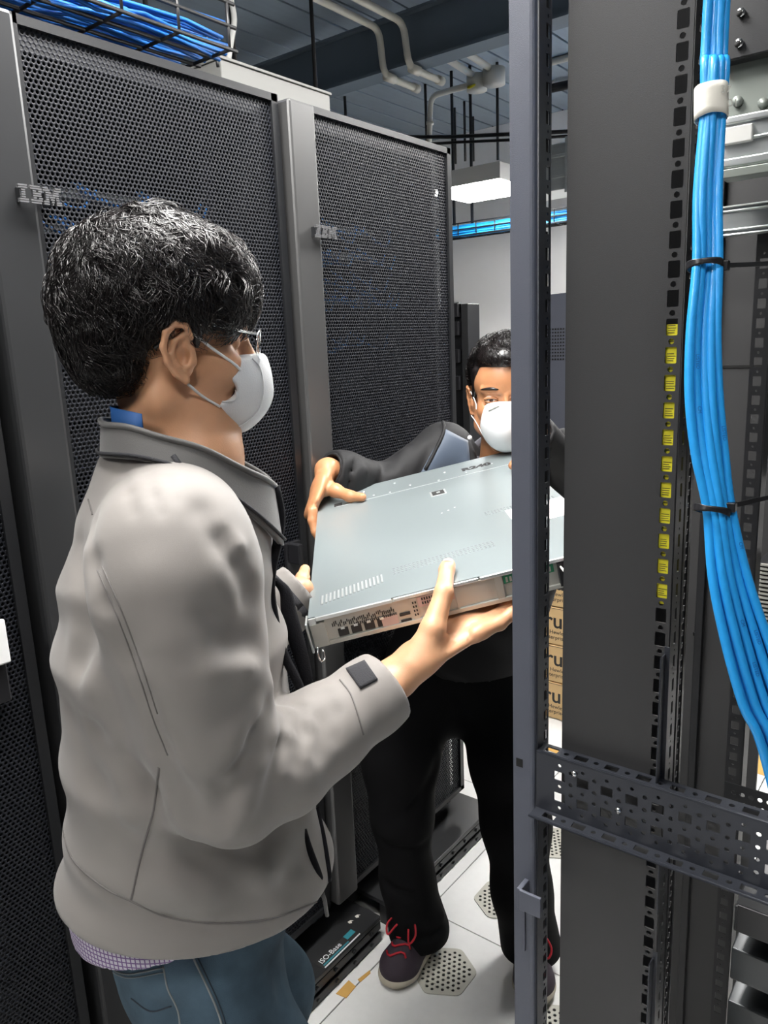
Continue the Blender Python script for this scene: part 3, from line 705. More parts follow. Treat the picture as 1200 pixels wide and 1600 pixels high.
def tie(x_, y_, w_, label, tx, ty, tilt):
    o = wrap('cable_tie', (x_, y_), w_, 10, 'blackp', label, 'cable tie', dp=.0115, tilt=tilt)
    c = at(x_, y_, D0); a_ = at(x_+w_/2, y_-(w_/2)*tilt*1.2+1, D0-.004); b_ = at(tx, ty, D0+.05)
    h = boxes('tie_head', [((-.004, -.0035, -.0035), (.005, .0035, .0035))], 'blackp', o, .0008); h.location = a_-c
    d_ = (V3(*b_)-V3(*a_)); n_ = d_.cross(Vector(FW)).normalized()*.0017; t_ = Vector(FW)*.0006
    me = bpy.data.meshes.new('tie_tail'); A0 = V3(*a_)-V3(*c); B0 = V3(*b_)-V3(*c)
    me.from_pydata([tuple(v) for v in (A0-n_-t_, A0+n_-t_, A0+n_+t_, A0-n_+t_, B0-n_-t_, B0+n_-t_, B0+n_+t_, B0-n_+t_)], [], [(0, 1, 2, 3), (7, 6, 5, 4), (0, 4, 5, 1), (1, 5, 6, 2), (2, 6, 7, 3), (3, 7, 4, 0)]); me.update(); link('tie_tail', me, o, 'blackp')
tie(1101, 415, 54, 'upper black cable tie round the blue bundle, tail pointing right', 1240, 410, 0.02)
tie(1112, 797, 54, 'lower black cable tie round the blue bundle, tail rising right', 1240, 768, .2)
# ------------------------------------------------------------------ the 1U server they hold
EX, EY_, EZ = Vector((.750, .632, .195)).normalized(), Vector((-.652, .757, .056)), Vector()
EY_ = (EY_-EX*EY_.dot(EX)).normalized(); EZ = EX.cross(EY_)
SO = Vector((-.702, .717, 1.154))
SW, SD, SH = .435, .68, .0435; SEAM = .556
sv = thing('rack_server', 'thin grey metal server carried level between the two men', 'server', mw=basis(SO, EX, EY_, EZ))
box('chassis', (.001, .004, -SH), (SW-.001, SD, -.003), 'lidb', sv, .0008)
# lid with slots
boxes('lid', [((0, .0035, -.0016), (SW, SEAM, 0)), ((.010, 0, -.0016), (.118, .0036, 0)), ((.243, 0, -.0016), (SW, .0036, 0))], 'lid', sv)
lv = []; ld = []
for k in range(16):
    x_ = .017+k*.0060; y_ = .040+.0018*k; ld.append(((x_, y_, -.0001), (x_+.0042, y_+.036, .0002))); lv.append(((x_+.0014, y_+.002, .0001), (x_+.0042, y_+.034, .0009)))
for k in range(26):
    for j in range(4): x_ = .128+k*.0062; y_ = .090+j*.0072+.0006*k; ld.append(((x_, y_, -.0001), (x_+.0036, y_+.0036, .0003)))
for k in range(22):
    for j in range(3): x_ = .302+k*.0056; y_ = .26+j*.007; ld.append(((x_, y_, -.0001), (x_+.0032, y_+.0034, .0003)))
MT['slotd'] = mat('slot_shadow_grey', (.16, .18, .185), .6)
vo = boxes('lid_vents', ld, 'slotd', sv); vo['kind'] = 'stuff'
vo = boxes('lid_louvres', lv, 'lidhi', sv); vo['kind'] = 'stuff'
fl_ = box('front_cover', (0, SEAM, -.004), (SW, SD-.012, -.0012), 'lid', sv, .0006)
box('front_strip', (0, SD-.012, -.006), (SW, SD, -.0014), 'lid', sv, .001)
boxes('lid_seam', [((.04, SEAM-.0015, -.0008), (SW-.01, SEAM+.001, .0006))], 'lidhi', sv)
boxes('side_rail', [((-.003, .02, -.036), (.0, SD-.03, -.010)), ((SW, .02, -.036), (SW+.003, SD-.03, -.010))], 'lidhi', sv, .0006)
text('lettering', 'R240', .030, .0004, 'ink', basis((.315, .598, -.0010), (1, 0, 0), (0, 1, 0), (0, 0, 1)), sv, bold=.0015)
for x_, y_ in ((.12, .58), (.2, .59), (.26, .572), (.155, .572), (.32, .58), (.17, .64), (.1, .63), (.28, .625), (.38, .60)): tube('rivet', [V3(x_, y_, -.0012), V3(x_, y_, -.0002)], .0026, 'lidhi', sv, 10)
for x_, y_ in ((.235, .335), (.248, .342), (.261, .350)): tube('small_hole', [V3(x_, y_, -.0002), V3(x_, y_, .0003)], .0017, 'white', sv, 8)
lt = box('latch_frame', (.230, .455, -.0002), (.262, .490, .0008), 'lidhi', sv, .0004); box('latch_well', (.234, .458, .0008), (.258, .487, .0011), 'ink', lt, 0); box('latch_button', (.243, .468, .0011), (.250, .477, .002), 'lidhi', lt, .0003)
box('lid_label', (.335, .165, -.0002), (.434, .26, .0003), 'white', sv, 0)
box('corner_badge', (.035, SD-.115, -.0012), (.052, SD-.095, -.0006), 'ink', sv, 0)
# rear face, looking at -y
boxes('rear_lip', [((.0105, -.0035, -.0048), (.118, .001, .0002)), ((.121, -.0035, -.0042), (.24, .001, .0002)), ((.243, -.0035, -.0048), (SW-.01, .001, .0002)), ((0, -.003, -.010), (.010, .001, 0))], 'lidhi', sv, .0005)
box('rear_bracket', (0, -.004, -SH), (.021, .004, -.0085), 'lidb', sv, .0008)
box('rear_sill', (.021, -.003, -SH), (SW, .004, -SH+.006), 'lidb', sv, .0006)
box('rear_field', (.021, .001, -SH+.005), (SW, .004, -.005), 'lidb', sv, 0)
for k in range(4):
    x_ = .036+k*.0185; nk = box('network_port', (x_, -.0006, -SH+.0075), (x_+.0145, .0012, -SH+.019), 'ink', sv, .0004)
    boxes('port_tab', [((x_+.0045, -.0012, -SH+.0175), (x_+.010, .0008, -SH+.021))], 'lidhi', nk)
L = []
rr_ = random.Random(9)
for k in range(34):
    x_ = .03+k*.0025*1.05; z_ = -.012-rr_.random()*.006; L.append(((x_, -.001, z_-.003-rr_.random()*.004), (x_+.0013, .0012, z_)))
for k in range(22): x_ = .06+k*.0028; L.append(((x_, -.001, -.0245), (x_+.0014, .0012, -.0215)))
vn = boxes('vent_slots', L, 'ink', sv); vn['kind'] = 'stuff'
for z_ in (-.0245, -.0345): box('usb_port', (.124, -.0012, z_-.004), (.139, .0012, z_), 'ink', sv, .0004)
box('pink_label', (.098, -.001, -.040), (.121, .0013, -.024), 'pinkp', sv, 0)
for q_ in [((.143, -.002, -.040), (.151, .001, -.006)), ((.205, -.002, -.040), (.208, .001, -.006)), ((.262, -.0025, -.042), (.272, .001, -.004))]: boxes('slot_divider', [q_], 'lidb', sv)
dv = boxes('divider_holes', [((.1445+.0035*i, -.0028, -.032+.006*j), (.1465+.0035*i, -.0018, -.029+.006*j)) for i in range(2) for j in range(4)], 'ink', sv)
box('pink_plate', (.152, -.001, -.022), (.204, .0013, -.007), 'pinkp', sv, 0)
vn = boxes('plate_slots', [((.158+.0035*i, -.002, -.018+.006*j), (.160+.0035*i, -.0005, -.0145+.006*j)) for i in range(12) for j in range(2)], 'ink', sv); vn['kind'] = 'stuff'
gb = box('green_card', (.274, -.001, -.018), (.345, .0013, -.006), 'pcb', sv, 0)
vn = boxes('card_slots', [((.277+.0055*i, -.002, -.016), (.280+.0055*i, -.0005, -.009)) for i in range(12)], 'lidb', gb); vn['kind'] = 'stuff'
for k, x_ in enumerate((.350, .392)):
    pu = box('power_supply', (x_, -.004, -SH+.002), (x_+.038, .03, -.006), 'blackp', sv, .001)
    tube('psu_handle', spline([(x_+.004, -.004, -.012), (x_+.006, -.026, -.014), (x_+.018, -.034, -.015), (x_+.03, -.026, -.014), (x_+.034, -.004, -.012)], 4), .0016, 'fix', pu, 8)
    tube('psu_plug', [V3(x_+.019, -.02, -.030), V3(x_+.019, 0, -.030)], .010, 'blackp', pu, 12)
    tb_ = box('release_tab', (x_+.008, -.024, -.022), (x_+.030, -.021, -.010), 'maroon', pu, .002)
    text('wattage', '800W', .0085, .0004, 'white', basis((x_+.0085, -.0243, -.019), (1, 0, 0), (0, 0, 1), (0, -1, 0)), tb_)
tube('ear_loop', spline([(.004, -.006, -.040), (.002, -.014, -.048), (.004, -.016, -.058), (.009, -.012, -.058), (.009, -.005, -.046)], 4), .0014, 'chip', sv, 8)
boxes('ear_bracket', [((-.006, -.004, -.05), (-.003, .03, -.006))], 'lidhi', sv, .0008)
# ------------------------------------------------------------------ implicit-surface modelling of people and clothing
def A3(p): return np.array(p, dtype=np.float64)
class Field:
    def __init__(s): s.ops = []
    def _add(s, fn, c, R, k, op): s.ops.append((fn, A3(c), R, k, op)); return s
    def cap(s, a, b, ra, rb=None, k=.01, op='u'):
        a = A3(a); b = A3(b); rb = ra if rb is None else rb; ba = b-a; L2 = max(ba@ba, 1e-12)
        def f(P):
            t = np.clip(((P-a)@ba)/L2, 0, 1); return np.linalg.norm(P-a-t[:, None]*ba, axis=1)-(ra+(rb-ra)*t)
        return s._add(f, (a+b)/2, math.sqrt(L2)/2+max(ra, rb), k, op)
    def chain(s, pts, rs, k=.01, op='u'):
        for i in range(len(pts)-1): s.cap(pts[i], pts[i+1], rs[i], rs[i+1], k, op)
        return s
    def ell(s, c, r, R=None, k=.01, op='u'):
        c = A3(c); r = A3(r); R = np.eye(3) if R is None else R     # columns of R = axes
        def f(P):
            q = (P-c)@R; k0 = np.linalg.norm(q/r, axis=1); k1 = np.linalg.norm(q/(r*r), axis=1)+1e-9; return k0*(k0-1)/k1
        return s._add(f, c, r.max(), k, op)
    def limb(s, a, b, side, ra, rb, k=.01, op='u', e=None):
        """elliptic tapered capsule; ra, rb = (radius along side, radius across)"""
        a = A3(a); b = A3(b); ax = b-a; L = np.linalg.norm(ax); ax = ax/L; sd = A3(side); sd = sd-ax*(sd@ax); sd /= np.linalg.norm(sd); w_ = np.cross(ax, sd)
        ra = A3(ra); rb = A3(rb)
        def f(P):
            v = P-a; t = v@ax; tc = np.clip(t, 0, L); u = tc/L
            r1 = ra[0]+(rb[0]-ra[0])*u; r2 = ra[1]+(rb[1]-ra[1])*u; r3 = (r1+r2)/2 if e is None else np.full_like(r1, e)
            x = v@sd; y = v@w_; z = t-tc
            k0 = np.sqrt((x/r1)**2+(y/r2)**2+(z/r3)**2); k1 = np.sqrt((x/r1**2)**2+(y/r2**2)**2+(z/r3**2)**2)+1e-9
            return k0*(k0-1)/k1
        return s._add(f, (a+b)/2, L/2+max(ra.max(), rb.max()), k, op)
    def loft(s, secs, side, k=.02, e=None):
        for (c0, r0), (c1, r1) in zip(secs[:-1], secs[1:]): s.limb(c0, c1, side, r0, r1, k, 'u', e)
        return s
    def plane(s, p, n, k=.004):       # keep the side the normal points away from
        p = A3(p); n = A3(n)/np.linalg.norm(A3(n)); return s._add(lambda P: (P-p)@n, p, 9., k, 'i')
    def sub(s, other, k=.004, op='s'): return s._add(other.__call__, (0, 0, 0), 99., k, op)
    def fold(s, pts, wdt, amp):       # + = groove, - = ridge, along a polyline
        for a, b in zip(pts[:-1], pts[1:]):
            a = A3(a); b = A3(b)
            def f(P, a=a, b=b):
                ba = b-a; t = ((P-a)@ba)/max(ba@ba, 1e-12); tc = np.clip(t, 0, 1); d2 = np.sum((P-a-tc[:, None]*ba)**2, axis=1)
                return amp*np.exp(-d2/(wdt*wdt))
            s._add(f, (a+b)/2, np.linalg.norm(b-a)/2+wdt*2.2, 0., 'd')
        return s
    def wave(s, fn): s._add(fn, (0, 0, 0), 99., 0., 'd'); return s
    def __call__(s, P):
        d = np.full(len(P), 1e3)
        for fn, c, R, k, op in s.ops:
            if R < 9:
                m = np.nonzero(np.sum((P-c)**2, axis=1) < (R+k+.03)**2)[0]
                if len(m) == 0: continue
                q = fn(P[m]); o = d[m]
            else: m = None; q = fn(P); o = d
            if op == 'u':
                if k > 0: h = np.maximum(k-np.abs(o-q), 0)/k; r = np.minimum(o, q)-h*h*k*.25
                else: r = np.minimum(o, q)
            elif op in ('s', 'i'):
                if op == 's': q = -q
                h = np.maximum(k-np.abs(o-q), 0)/max(k, 1e-9); r = np.maximum(o, q)+h*h*k*.25
            else: r = o+q
            if m is None: d = r
            else: d[m] = r
        return d
    def full(s, P):                      # no culling (coarse pass)
        d = np.full(len(P), 1e3)
        for fn, c, R, k, op in s.ops:
            q = fn(P)
            if op == 'u': d = np.minimum(d, q-k*.25)
            elif op == 's': d = np.maximum(d, -q)
            elif op == 'i': d = np.maximum(d, q)
            else: d = d+q
        return d
    def grad(s, P, e=6e-4):
        n = len(P); D = np.concatenate([P+np.eye(3)[i]*e for i in range(3)]+[P-np.eye(3)[i]*e for i in range(3)])
        v = s(D).reshape(6, n); return ((v[:3]-v[3:])/(2*e)).T
    def project(s, P, it=3, off=0.):
        P = np.array(P, float)
        for _ in range(it):
            g = s.grad(P); d = s(P)-off; P = P-g*(d/np.maximum(np.sum(g*g, 1), .2))[:, None]
        return P
    def march(s, px, py, d0=.5, d1=2.5):
        """where the ray through a pixel meets the surface"""
        q = ray(px, py); t = d0; qn = np.linalg.norm(q)
        for _ in range(160):
            dd = float(s((CAM+q*t)[None])[0])
            if dd > 100: t += .02; continue
            if dd < 3e-4: break
            t += max(dd*.7, 2e-4)/qn
            if t > d1: return None
        else: return None
        return CAM+q*t
    def mesh(s, lo, hi, h):
        lo = A3(lo); hi = A3(hi); B = 8; n = np.maximum(np.ceil((hi-lo)/(h*B)).astype(int), 1); N = n*B+1
        bi = np.stack(np.meshgrid(*[np.arange(q) for q in n], indexing='ij'), -1).reshape(-1, 3)
        cen = lo+(bi+.5)*B*h; cd_ = s.full(cen); act = np.abs(cd_) < B*h*.87*1.6+.012
        G = np.full(tuple(N), 1.0, np.float32); neg = np.nonzero((cd_ < 0) & ~act)[0]
        for q in bi[neg]: a = q*B; G[a[0]:a[0]+B+1, a[1]:a[1]+B+1, a[2]:a[2]+B+1] = -1
        off = np.stack(np.meshgrid(*[np.arange(B+1)]*3, indexing='ij'), -1).reshape(-1, 3)
        ab = bi[act]; CH = 600
        for i0 in range(0, len(ab), CH):
            blk = ab[i0:i0+CH]; idx = blk[:, None]*B+off[None]; P = lo+idx.reshape(-1, 3)*h
            v = s(P).reshape(len(blk), -1)
            for q, vv_ in zip(blk, v): a = q*B; G[a[0]:a[0]+B+1, a[1]:a[1]+B+1, a[2]:a[2]+B+1] = vv_.reshape(B+1, B+1, B+1)
        I = (G < 0)
        c = I[:-1, :-1, :-1].astype(np.int8)
        for dx, dy, dz in [(1, 0, 0), (0, 1, 0), (0, 0, 1), (1, 1, 0), (1, 0, 1), (0, 1, 1), (1, 1, 1)]:
            c = c+I[dx:dx+N[0]-1, dy:dy+N[1]-1, dz:dz+N[2]-1]
        cells = np.argwhere((c > 0) & (c < 8)); vid = np.full(tuple(N-1), -1, np.int32); vid[tuple(cells.T)] = np.arange(len(cells))
        acc = np.zeros((len(cells), 3)); cnt = np.zeros(len(cells)); cor = [(0, 0, 0), (1, 0, 0), (0, 1, 0), (1, 1, 0), (0, 0, 1), (1, 0, 1), (0, 1, 1), (1, 1, 1)]
        ed = [(0, 1), (2, 3), (4, 5), (6, 7), (0, 2), (1, 3), (4, 6), (5, 7), (0, 4), (1, 5), (2, 6), (3, 7)]
        vals = [G[cells[:, 0]+a, cells[:, 1]+b, cells[:, 2]+cc] for a, b, cc in cor]
        for a, b in ed:
            va, vb = vals[a], vals[b]; m = (va < 0) != (vb < 0); t = np.where(m, va/np.where(m, va-vb, 1), 0)
            p = A3(cor[a])+(A3(cor[b])-A3(cor[a]))*t[:, None]; acc[m] += p[m]; cnt[m] += 1
        V = lo+(cells+acc/np.maximum(cnt, 1)[:, None])*h
        Q = []
        for ax in range(3):
            o1, o2 = [(1, 2), (2, 0), (0, 1)][ax]
            sl = [slice(1, -1)]*3; sl[ax] = slice(0, -1)
            A = I[tuple(sl)]; sl2 = list(sl); sl2[ax] = slice(1, None); Bm = I[tuple(sl2)]
            e_ = np.argwhere(A != Bm); base = e_.copy(); base[:, o1] += 1; base[:, o2] += 1
            fl_ = A[tuple(e_.T)]
            def g(d1, d2):
                q = base.copy(); q[:, o1] -= d1; q[:, o2] -= d2; return vid[tuple(q.T)]
            q4 = np.stack([g(1, 1), g(0, 1), g(0, 0), g(1, 0)], 1); q4[~fl_] = q4[~fl_][:, ::-1]; Q.append(q4)
        Q = np.concatenate(Q); Q = Q[(Q >= 0).all(1)]
        for _ in range(2):
            g = s.grad(V); d = s(V); st = g*(np.clip(d, -h, h)/np.maximum(np.sum(g*g, 1), .3))[:, None]; V = V-st*.8
        return V, Q
def sdfobj(name, F_, boxes_, matl, parent=None, loc=None):
    Vs = []; Qs = []; o = 0
    for lo, hi, h in boxes_:
        V, Q = F_.mesh(lo, hi, h); Vs.append(V); Qs.append(Q+o); o += len(V)
    V = np.concatenate(Vs); Q = np.concatenate(Qs)
    if parent is not None: V = V-np.array(parent.matrix_world.translation if parent.matrix_world.translation.length else parent.location)
    return fromnp(name, V, Q, parent, matl, True)
def nrm(v): v = A3(v); return v/np.linalg.norm(v)
def surfline(F_, pxs, off=.0, n=6, d0=.5, d1=2.5):
    L = spline([A3((x, y, 0)) for x, y in pxs], n); pts = []
    for q in L:
        p = F_.march(q[0], q[1], d0, d1)
        if p is not None and (not pts or np.linalg.norm(p-pts[-1]) < .05): pts.append(p)
    if len(pts) < 3: return None
    return F_.project(np.array(pts), 1, off)
def seam(name, F_, pxs, r, matl, parent, off=.0003, n=6, seg=6, d0=.5, d1=2.5):
    q = surfline(F_, pxs, off, n, d0, d1)
    if q is None: return None
    L0 = np.array(parent.location); return tube(name, [Vector(tuple(p-L0)) for p in q], r, matl, parent, seg)
def patch(name, F_, corners, nu, nv, thick, matl, parent, off=.0006, fn=None, d0=.5, d1=2.5):
    """a thin cloth piece lying on a surface; corners = pixel quad (tl,tr,br,bl)"""
    tl, tr, br, bl = [A3(c) for c in corners]; P = []
    for j in range(nv+1):
        for i in range(nu+1):
            u, v = i/nu, j/nv
            q = (tl*(1-u)+tr*u)*(1-v)+(bl*(1-u)+br*u)*v
            if fn: q = q+A3(fn(u, v))
            P.append(F_.march(q[0], q[1], d0, d1))
    if all(p is None for p in P): return None
    nxt = next(p for p in P if p is not None)
    for i in range(len(P)): nxt = P[i] if P[i] is not None else nxt; P[i] = nxt
    P = F_.project(np.array(P), 2, off); L0 = np.array(parent.location)
    me = bpy.data.meshes.new(name); me.from_pydata([tuple(p-L0) for p in P], [], [(j*(nu+1)+i, (j+1)*(nu+1)+i, (j+1)*(nu+1)+i+1, j*(nu+1)+i+1) for j in range(nv) for i in range(nu)]); me.update()
    o = link(name, me, parent, matl, True); md = o.modifiers.new('s', 'SOLIDIFY'); md.thickness = thick; md.offset = 0
    return o
# cloth and skin materials
MT['skin1'] = mat('warm_skin', (.56, .295, .165), .45, var=.10, vscale=60, bump=.12, bscale=700, sss=.12)
MT['skin2'] = mat('tan_skin', (.44, .20, .095), .40, var=.12, vscale=60, bump=.12, bscale=700, sss=.12)
MT['jack1'] = mat('taupe_softshell', (.205, .188, .175), .62, var=.05, vscale=18, bump=.12, bscale=1600, sheen=.2, spec=.3)
MT['coll1'] = mat('collar_grey', (.055, .052, .05), .6, bump=.15, bscale=900, sheen=.3)
MT['fleece'] = mat('black_fleece', (.008, .008, .010), .85, spec=.15, bump=.4, bscale=500)
MT['velcro'] = mat('black_velcro', (.022, .022, .026), .85, bump=.6, bscale=900)
MT['jeans'] = mat('blue_denim', (.065, .105, .140), .85, var=.9, vscale=13, spec=.2, bump=.35, bscale=900)
MT['thread'] = mat('denim_stitch', (.22, .24, .24), .8)
MT['denimd'] = mat('dark_denim_seam', (.02, .03, .045), .8)
MT['hairm'] = mat('black_hair', (.007, .005, .005), .30, spec=.55)
MT['maskm'] = mat('white_mask', (.70, .71, .72), .75, bump=.3, bscale=700, var=.02, vscale=90)
MT['bluep'] = mat('blue_lanyard', (.01, .08, .27), .6)
MT['blackj'] = mat('black_jacket', (.011, .011, .012), .65, var=.1, vscale=20, bump=.1, bscale=900, spec=.25)
MT['navy'] = mat('navy_lining', (.045, .065, .10), .55, bump=.1, bscale=600, sheen=.2)
MT['polo'] = mat('charcoal_shirt', (.055, .055, .068), .75, bump=.2, bscale=800)
MT['blackt'] = mat('black_trousers', (.0045, .0045, .0052), .85, bump=.1, bscale=900, spec=.15)
MT['shoe'] = mat('dark_plum_canvas', (.035, .024, .035), .75, bump=.4, bscale=900)
MT['sole'] = mat('beige_sole', (.42, .38, .30), .6, var=.15, vscale=40)
MT['lace'] = mat('red_lace', (.42, .008, .02), .6)
MT['eyew'] = mat('eye_white', (.48, .42, .38), .2); MT['eyeb'] = mat('eye_brown', (.03, .012, .006), .1)
g = bpy.data.materials.new('lens_glass'); g.use_nodes = True; b_ = g.node_tree.nodes['Principled BSDF']
b_.inputs['Transmission Weight'].default_value = 1; b_.inputs['Roughness'].default_value = .02; b_.inputs['IOR'].default_value = 1.05; b_.inputs['Base Color'].default_value = (.75, .75, .75, 1); MT['lens'] = g
# checked shirt: thin violet lines on white
def check_mat():
    m = mat('checked_cotton', (.6, .56, .62), .8); nt = m.node_tree; b = nt.nodes['Principled BSDF']
    uv = nt.nodes.new('ShaderNodeUVMap'); sx = nt.nodes.new('ShaderNodeSeparateXYZ'); nt.links.new(uv.outputs[0], sx.inputs[0]); last = None
    for ax in 'XY':
        mu = nt.nodes.new('ShaderNodeMath'); mu.operation = 'MULTIPLY'; mu.inputs[1].default_value = 150; nt.links.new(sx.outputs[ax], mu.inputs[0])
        fr_ = nt.nodes.new('ShaderNodeMath'); fr_.operation = 'FRACT'; nt.links.new(mu.outputs[0], fr_.inputs[0])
        lt_ = nt.nodes.new('ShaderNodeMath'); lt_.operation = 'LESS_THAN'; lt_.inputs[1].default_value = .28; nt.links.new(fr_.outputs[0], lt_.inputs[0])
        if last is None: last = lt_
        else:
            mx = nt.nodes.new('ShaderNodeMath'); mx.operation = 'ADD'; nt.links.new(last.outputs[0], mx.inputs[0]); nt.links.new(lt_.outputs[0], mx.inputs[1]); last = mx
    cr = nt.nodes.new('ShaderNodeValToRGB'); nt.links.new(last.outputs[0], cr.inputs[0]); cr.color_ramp.elements[0].color = (.55, .52, .60, 1); cr.color_ramp.elements[1].color = (.16, .09, .24, 1)
    nt.links.new(cr.outputs[0], b.inputs['Base Color']); return m
MT['check'] = check_mat()
# ------------------------------------------------------------------ head builder (local: x forward, y left, z up, origin between the ear canals)
def head_frame(O, fwd, left, pitch=0., roll=0.):
    f = nrm(fwd); l = nrm(left); u = np.cross(f, l); c, s_ = math.cos(pitch), math.sin(pitch)
    f2 = f*c-u*s_; u2 = u*c+f*s_; c, s_ = math.cos(roll), math.sin(roll); l2 = l*c+u2*s_; u3 = u2*c-l*s_
    R_ = np.stack([f2, l2, u3], 1); O = A3(O)
    return R_, (lambda x, y, z: O+R_@A3((x, y, z)))
def head(F_, H0, R_, sc=1., eyes=True, nose=True, dx=0.):
    H = lambda x, y, z: H0(x+dx, y, z)
    e = lambda c, r, k=.012, op='u', rot=None: F_.ell(H(*[q*sc for q in c]), A3(r)*sc, R_ if rot is None else R_@rot, k, op)
    c_ = lambda a, b, ra, rb, k=.01, op='u': F_.cap(H(*[q*sc for q in a]), H(*[q*sc for q in b]), ra*sc, rb*sc, k, op)
    e((-.012, 0, .055), (.098, .076, .080), 0)
    e((.038, 0, .048), (.056, .064, .062), .02)
    e((.040, 0, -.022), (.050, .056, .066), .02)
    for s_ in (-1, 1):
        e((.056, s_*.036, -.008), (.032, .028, .030), .015)
        c_((-.004, s_*.053, -.052), (.062, s_*.020, -.086), .014, .014, .022)
        c_((-.004, s_*.056, -.010), (-.002, s_*.054, -.052), .014, .014, .025)
    e((.070, 0, -.080), (.020, .022, .018), .02)
    if nose:
        c_((.090, 0, .026), (.110, 0, -.016), .007, .011, .012)
        for s_ in (-1, 1): e((.098, s_*.012, -.020), (.012, .008, .008), .008)
        e((.088, 0, -.046), (.014, .024, .010), .012)
    if eyes:
        for s_ in (-1, 1):
            e((.092, s_*.032, .020), (.020, .020, .013), .014, 's')
            e((.071, s_*.032, .020), (.0135, .0135, .0125), .003)
            c_((.086, s_*.014, .038), (.076, s_*.050, .040), .006, .005, .012)
def ear(F_, H, R_, s_, sc=1.):
    p = lambda x, y, z: H(x*sc, s_*y*sc, z*sc)
    # outer bowl
    tilt = -.30
    c, q = math.cos(tilt), math.sin(tilt); rot = np.array([[c, 0, q], [0, 1, 0], [-q, 0, c]])
    F_.ell(p(-.010, .078, .004), A3((.0165, .0075, .030))*sc, R_@rot, .008, 'u')
    F_.ell(p(-.009, .0865, .007), A3((.0115, .0075, .021))*sc, R_@rot, .003, 's')
    rim = [(.004, .082, .020), (-.002, .087, .032), (-.014, .090, .034), (-.024, .091, .024), (-.027, .090, .008), (-.022, .087, -.008), (-.012, .083, -.020), (-.002, .080, -.027)]
    F_.chain([p(*v) for v in rim], [.0030*sc, .0036*sc, .0038*sc, .0038*sc, .0036*sc, .0036*sc, .0044*sc, .0052*sc], .003)
    ah = [(-.004, .0835, .024), (-.015, .0845, .014), (-.017, .084, .000), (-.011, .083, -.010), (-.001, .081, -.013)]
    F_.chain([p(*v) for v in ah], [.0026*sc]*5, .004)
    F_.cap(p(.004, .078, .006), p(.006, .078, -.006), .0045*sc, .005*sc, .004)          # tragus
    F_.ell(p(-.004, .085, -.001), A3((.0065, .010, .009))*sc, R_, .003, 's')
def finger(F_, pts, rs, k=.003):
    F_.chain([A3(p) for p in pts], rs, k)
# ------------------------------------------------------------------ man in the grey jacket
def Sv(x, y, z): return np.array(SO)+np.array(EX)*x+np.array(EY_)*y+np.array(EZ)*z
ang = math.radians(55.6)
f1 = A3((math.cos(ang), math.sin(ang), 0)); l1 = A3((-math.sin(ang), math.cos(ang), 0)); UZ = A3((0, 0, 1))
m1 = thing('person', 'man in grey-taupe jacket, jeans and white mask seen from behind his right side', 'person', (-.80, .60, 0))
bpy.context.view_layer.update()
O1 = at(293, 556, .86)+l1*.080
R1, H1 = head_frame(O1, f1, l1, math.radians(6))
S1 = 1.0
body = Field()
DX = -.020
head(body, H1, R1, S1, eyes=True, dx=DX)
G1 = lambda x, y, z: H1(x+DX, y, z)
ear(body, H1, R1, -1); ear(body, H1, R1, 1)
nb = at(292, 735, .94)
tc1 = lambda y, x, d: at(x, y, d)
ch1 = at(262, 850, .99)
body.limb(H1(-.022, 0, -.045), nb, l1, (.050, .056), (.060, .060), .03)
body.cap(H1(.0, 0, -.06), at(318, 715, .93), .040, .045, .03)
# trunk under the clothes
pel = at(300, 1420, 1.10)
body.limb(nb-UZ*.09, at(268, 1000, 1.0), l1, (.075, .06), (.14, .10), .05); body.limb(at(268, 1000, 1.0), pel+f1*.01+UZ*.03, l1, (.12, .09), (.09, .05), .05)
# right arm
SR = at(275, 835, .835); ER = at(345, 1225, .885); WR = Sv(.098, -.070, -.082)
body.cap(at(270, 860, .86), ER, .042, .038, .03)
body.limb(ER, WR, UZ, (.038, .036), (.023, .030), .02)
# right hand, palm up under the chassis, thumb on the lid
palm = [Sv(.135, -.052, -.070), Sv(.215, -.008, -.062)]
body.limb(WR, palm[0], EZ, (.020, .028), (.017, .034), .018)
body.limb(palm[0], palm[1], EZ, (.0165, .034), (.0125, .040), .015)
T_ = [Sv(.128, -.070, -.066), Sv(.163, -.052, -.034), Sv(.189, -.022, -.001), Sv(.203, .026, .0115), Sv(.2085, .046, .0110)]
finger(body, T_[:2], [.017, .0165], .02); finger(body, T_[1:], [.0165, .0125, .0105, .0090], .006)
body.ell((T_[3]+T_[4])/2+np.array(EZ)*.001, (.0150, .0105, .0098), np.stack([nrm(T_[4]-T_[3]), nrm(np.cross(EZ, T_[4]-T_[3])), np.array(EZ)], 1), .004)
fd = A3(EX)*.88+A3(EY_)*.47; fs_ = A3(EY_)*.88-A3(EX)*.47; zz = A3(EZ)
for j, (o_, L_, r_) in enumerate(((-.032, .068, .0088), (-.011, .076, .0090), (.010, .070, .0086), (.030, .056, .0076))):
    k0_ = Sv(.215, -.010, -.060)+fs_*o_-fd*(.004 if j in (0, 3) else 0)
    p0_ = k0_; p1_ = p0_+fd*L_*.45-zz*.002; p2_ = p1_+fd*L_*.32+zz*.004; p3_ = p2_+fd*L_*.25+zz*.0045
    finger(body, [p0_-fd*.01, p0_, p1_, p2_, p3_], [r_*1.25, r_*1.15, r_*1.05, r_*.95, r_*.8], .006)
# creases on the wrist and thumb
for a_, b_ in (((606, 985), (650, 1012)), ((614, 972), (664, 998))):
    a_ = Field().march(*a_) if 0 else None
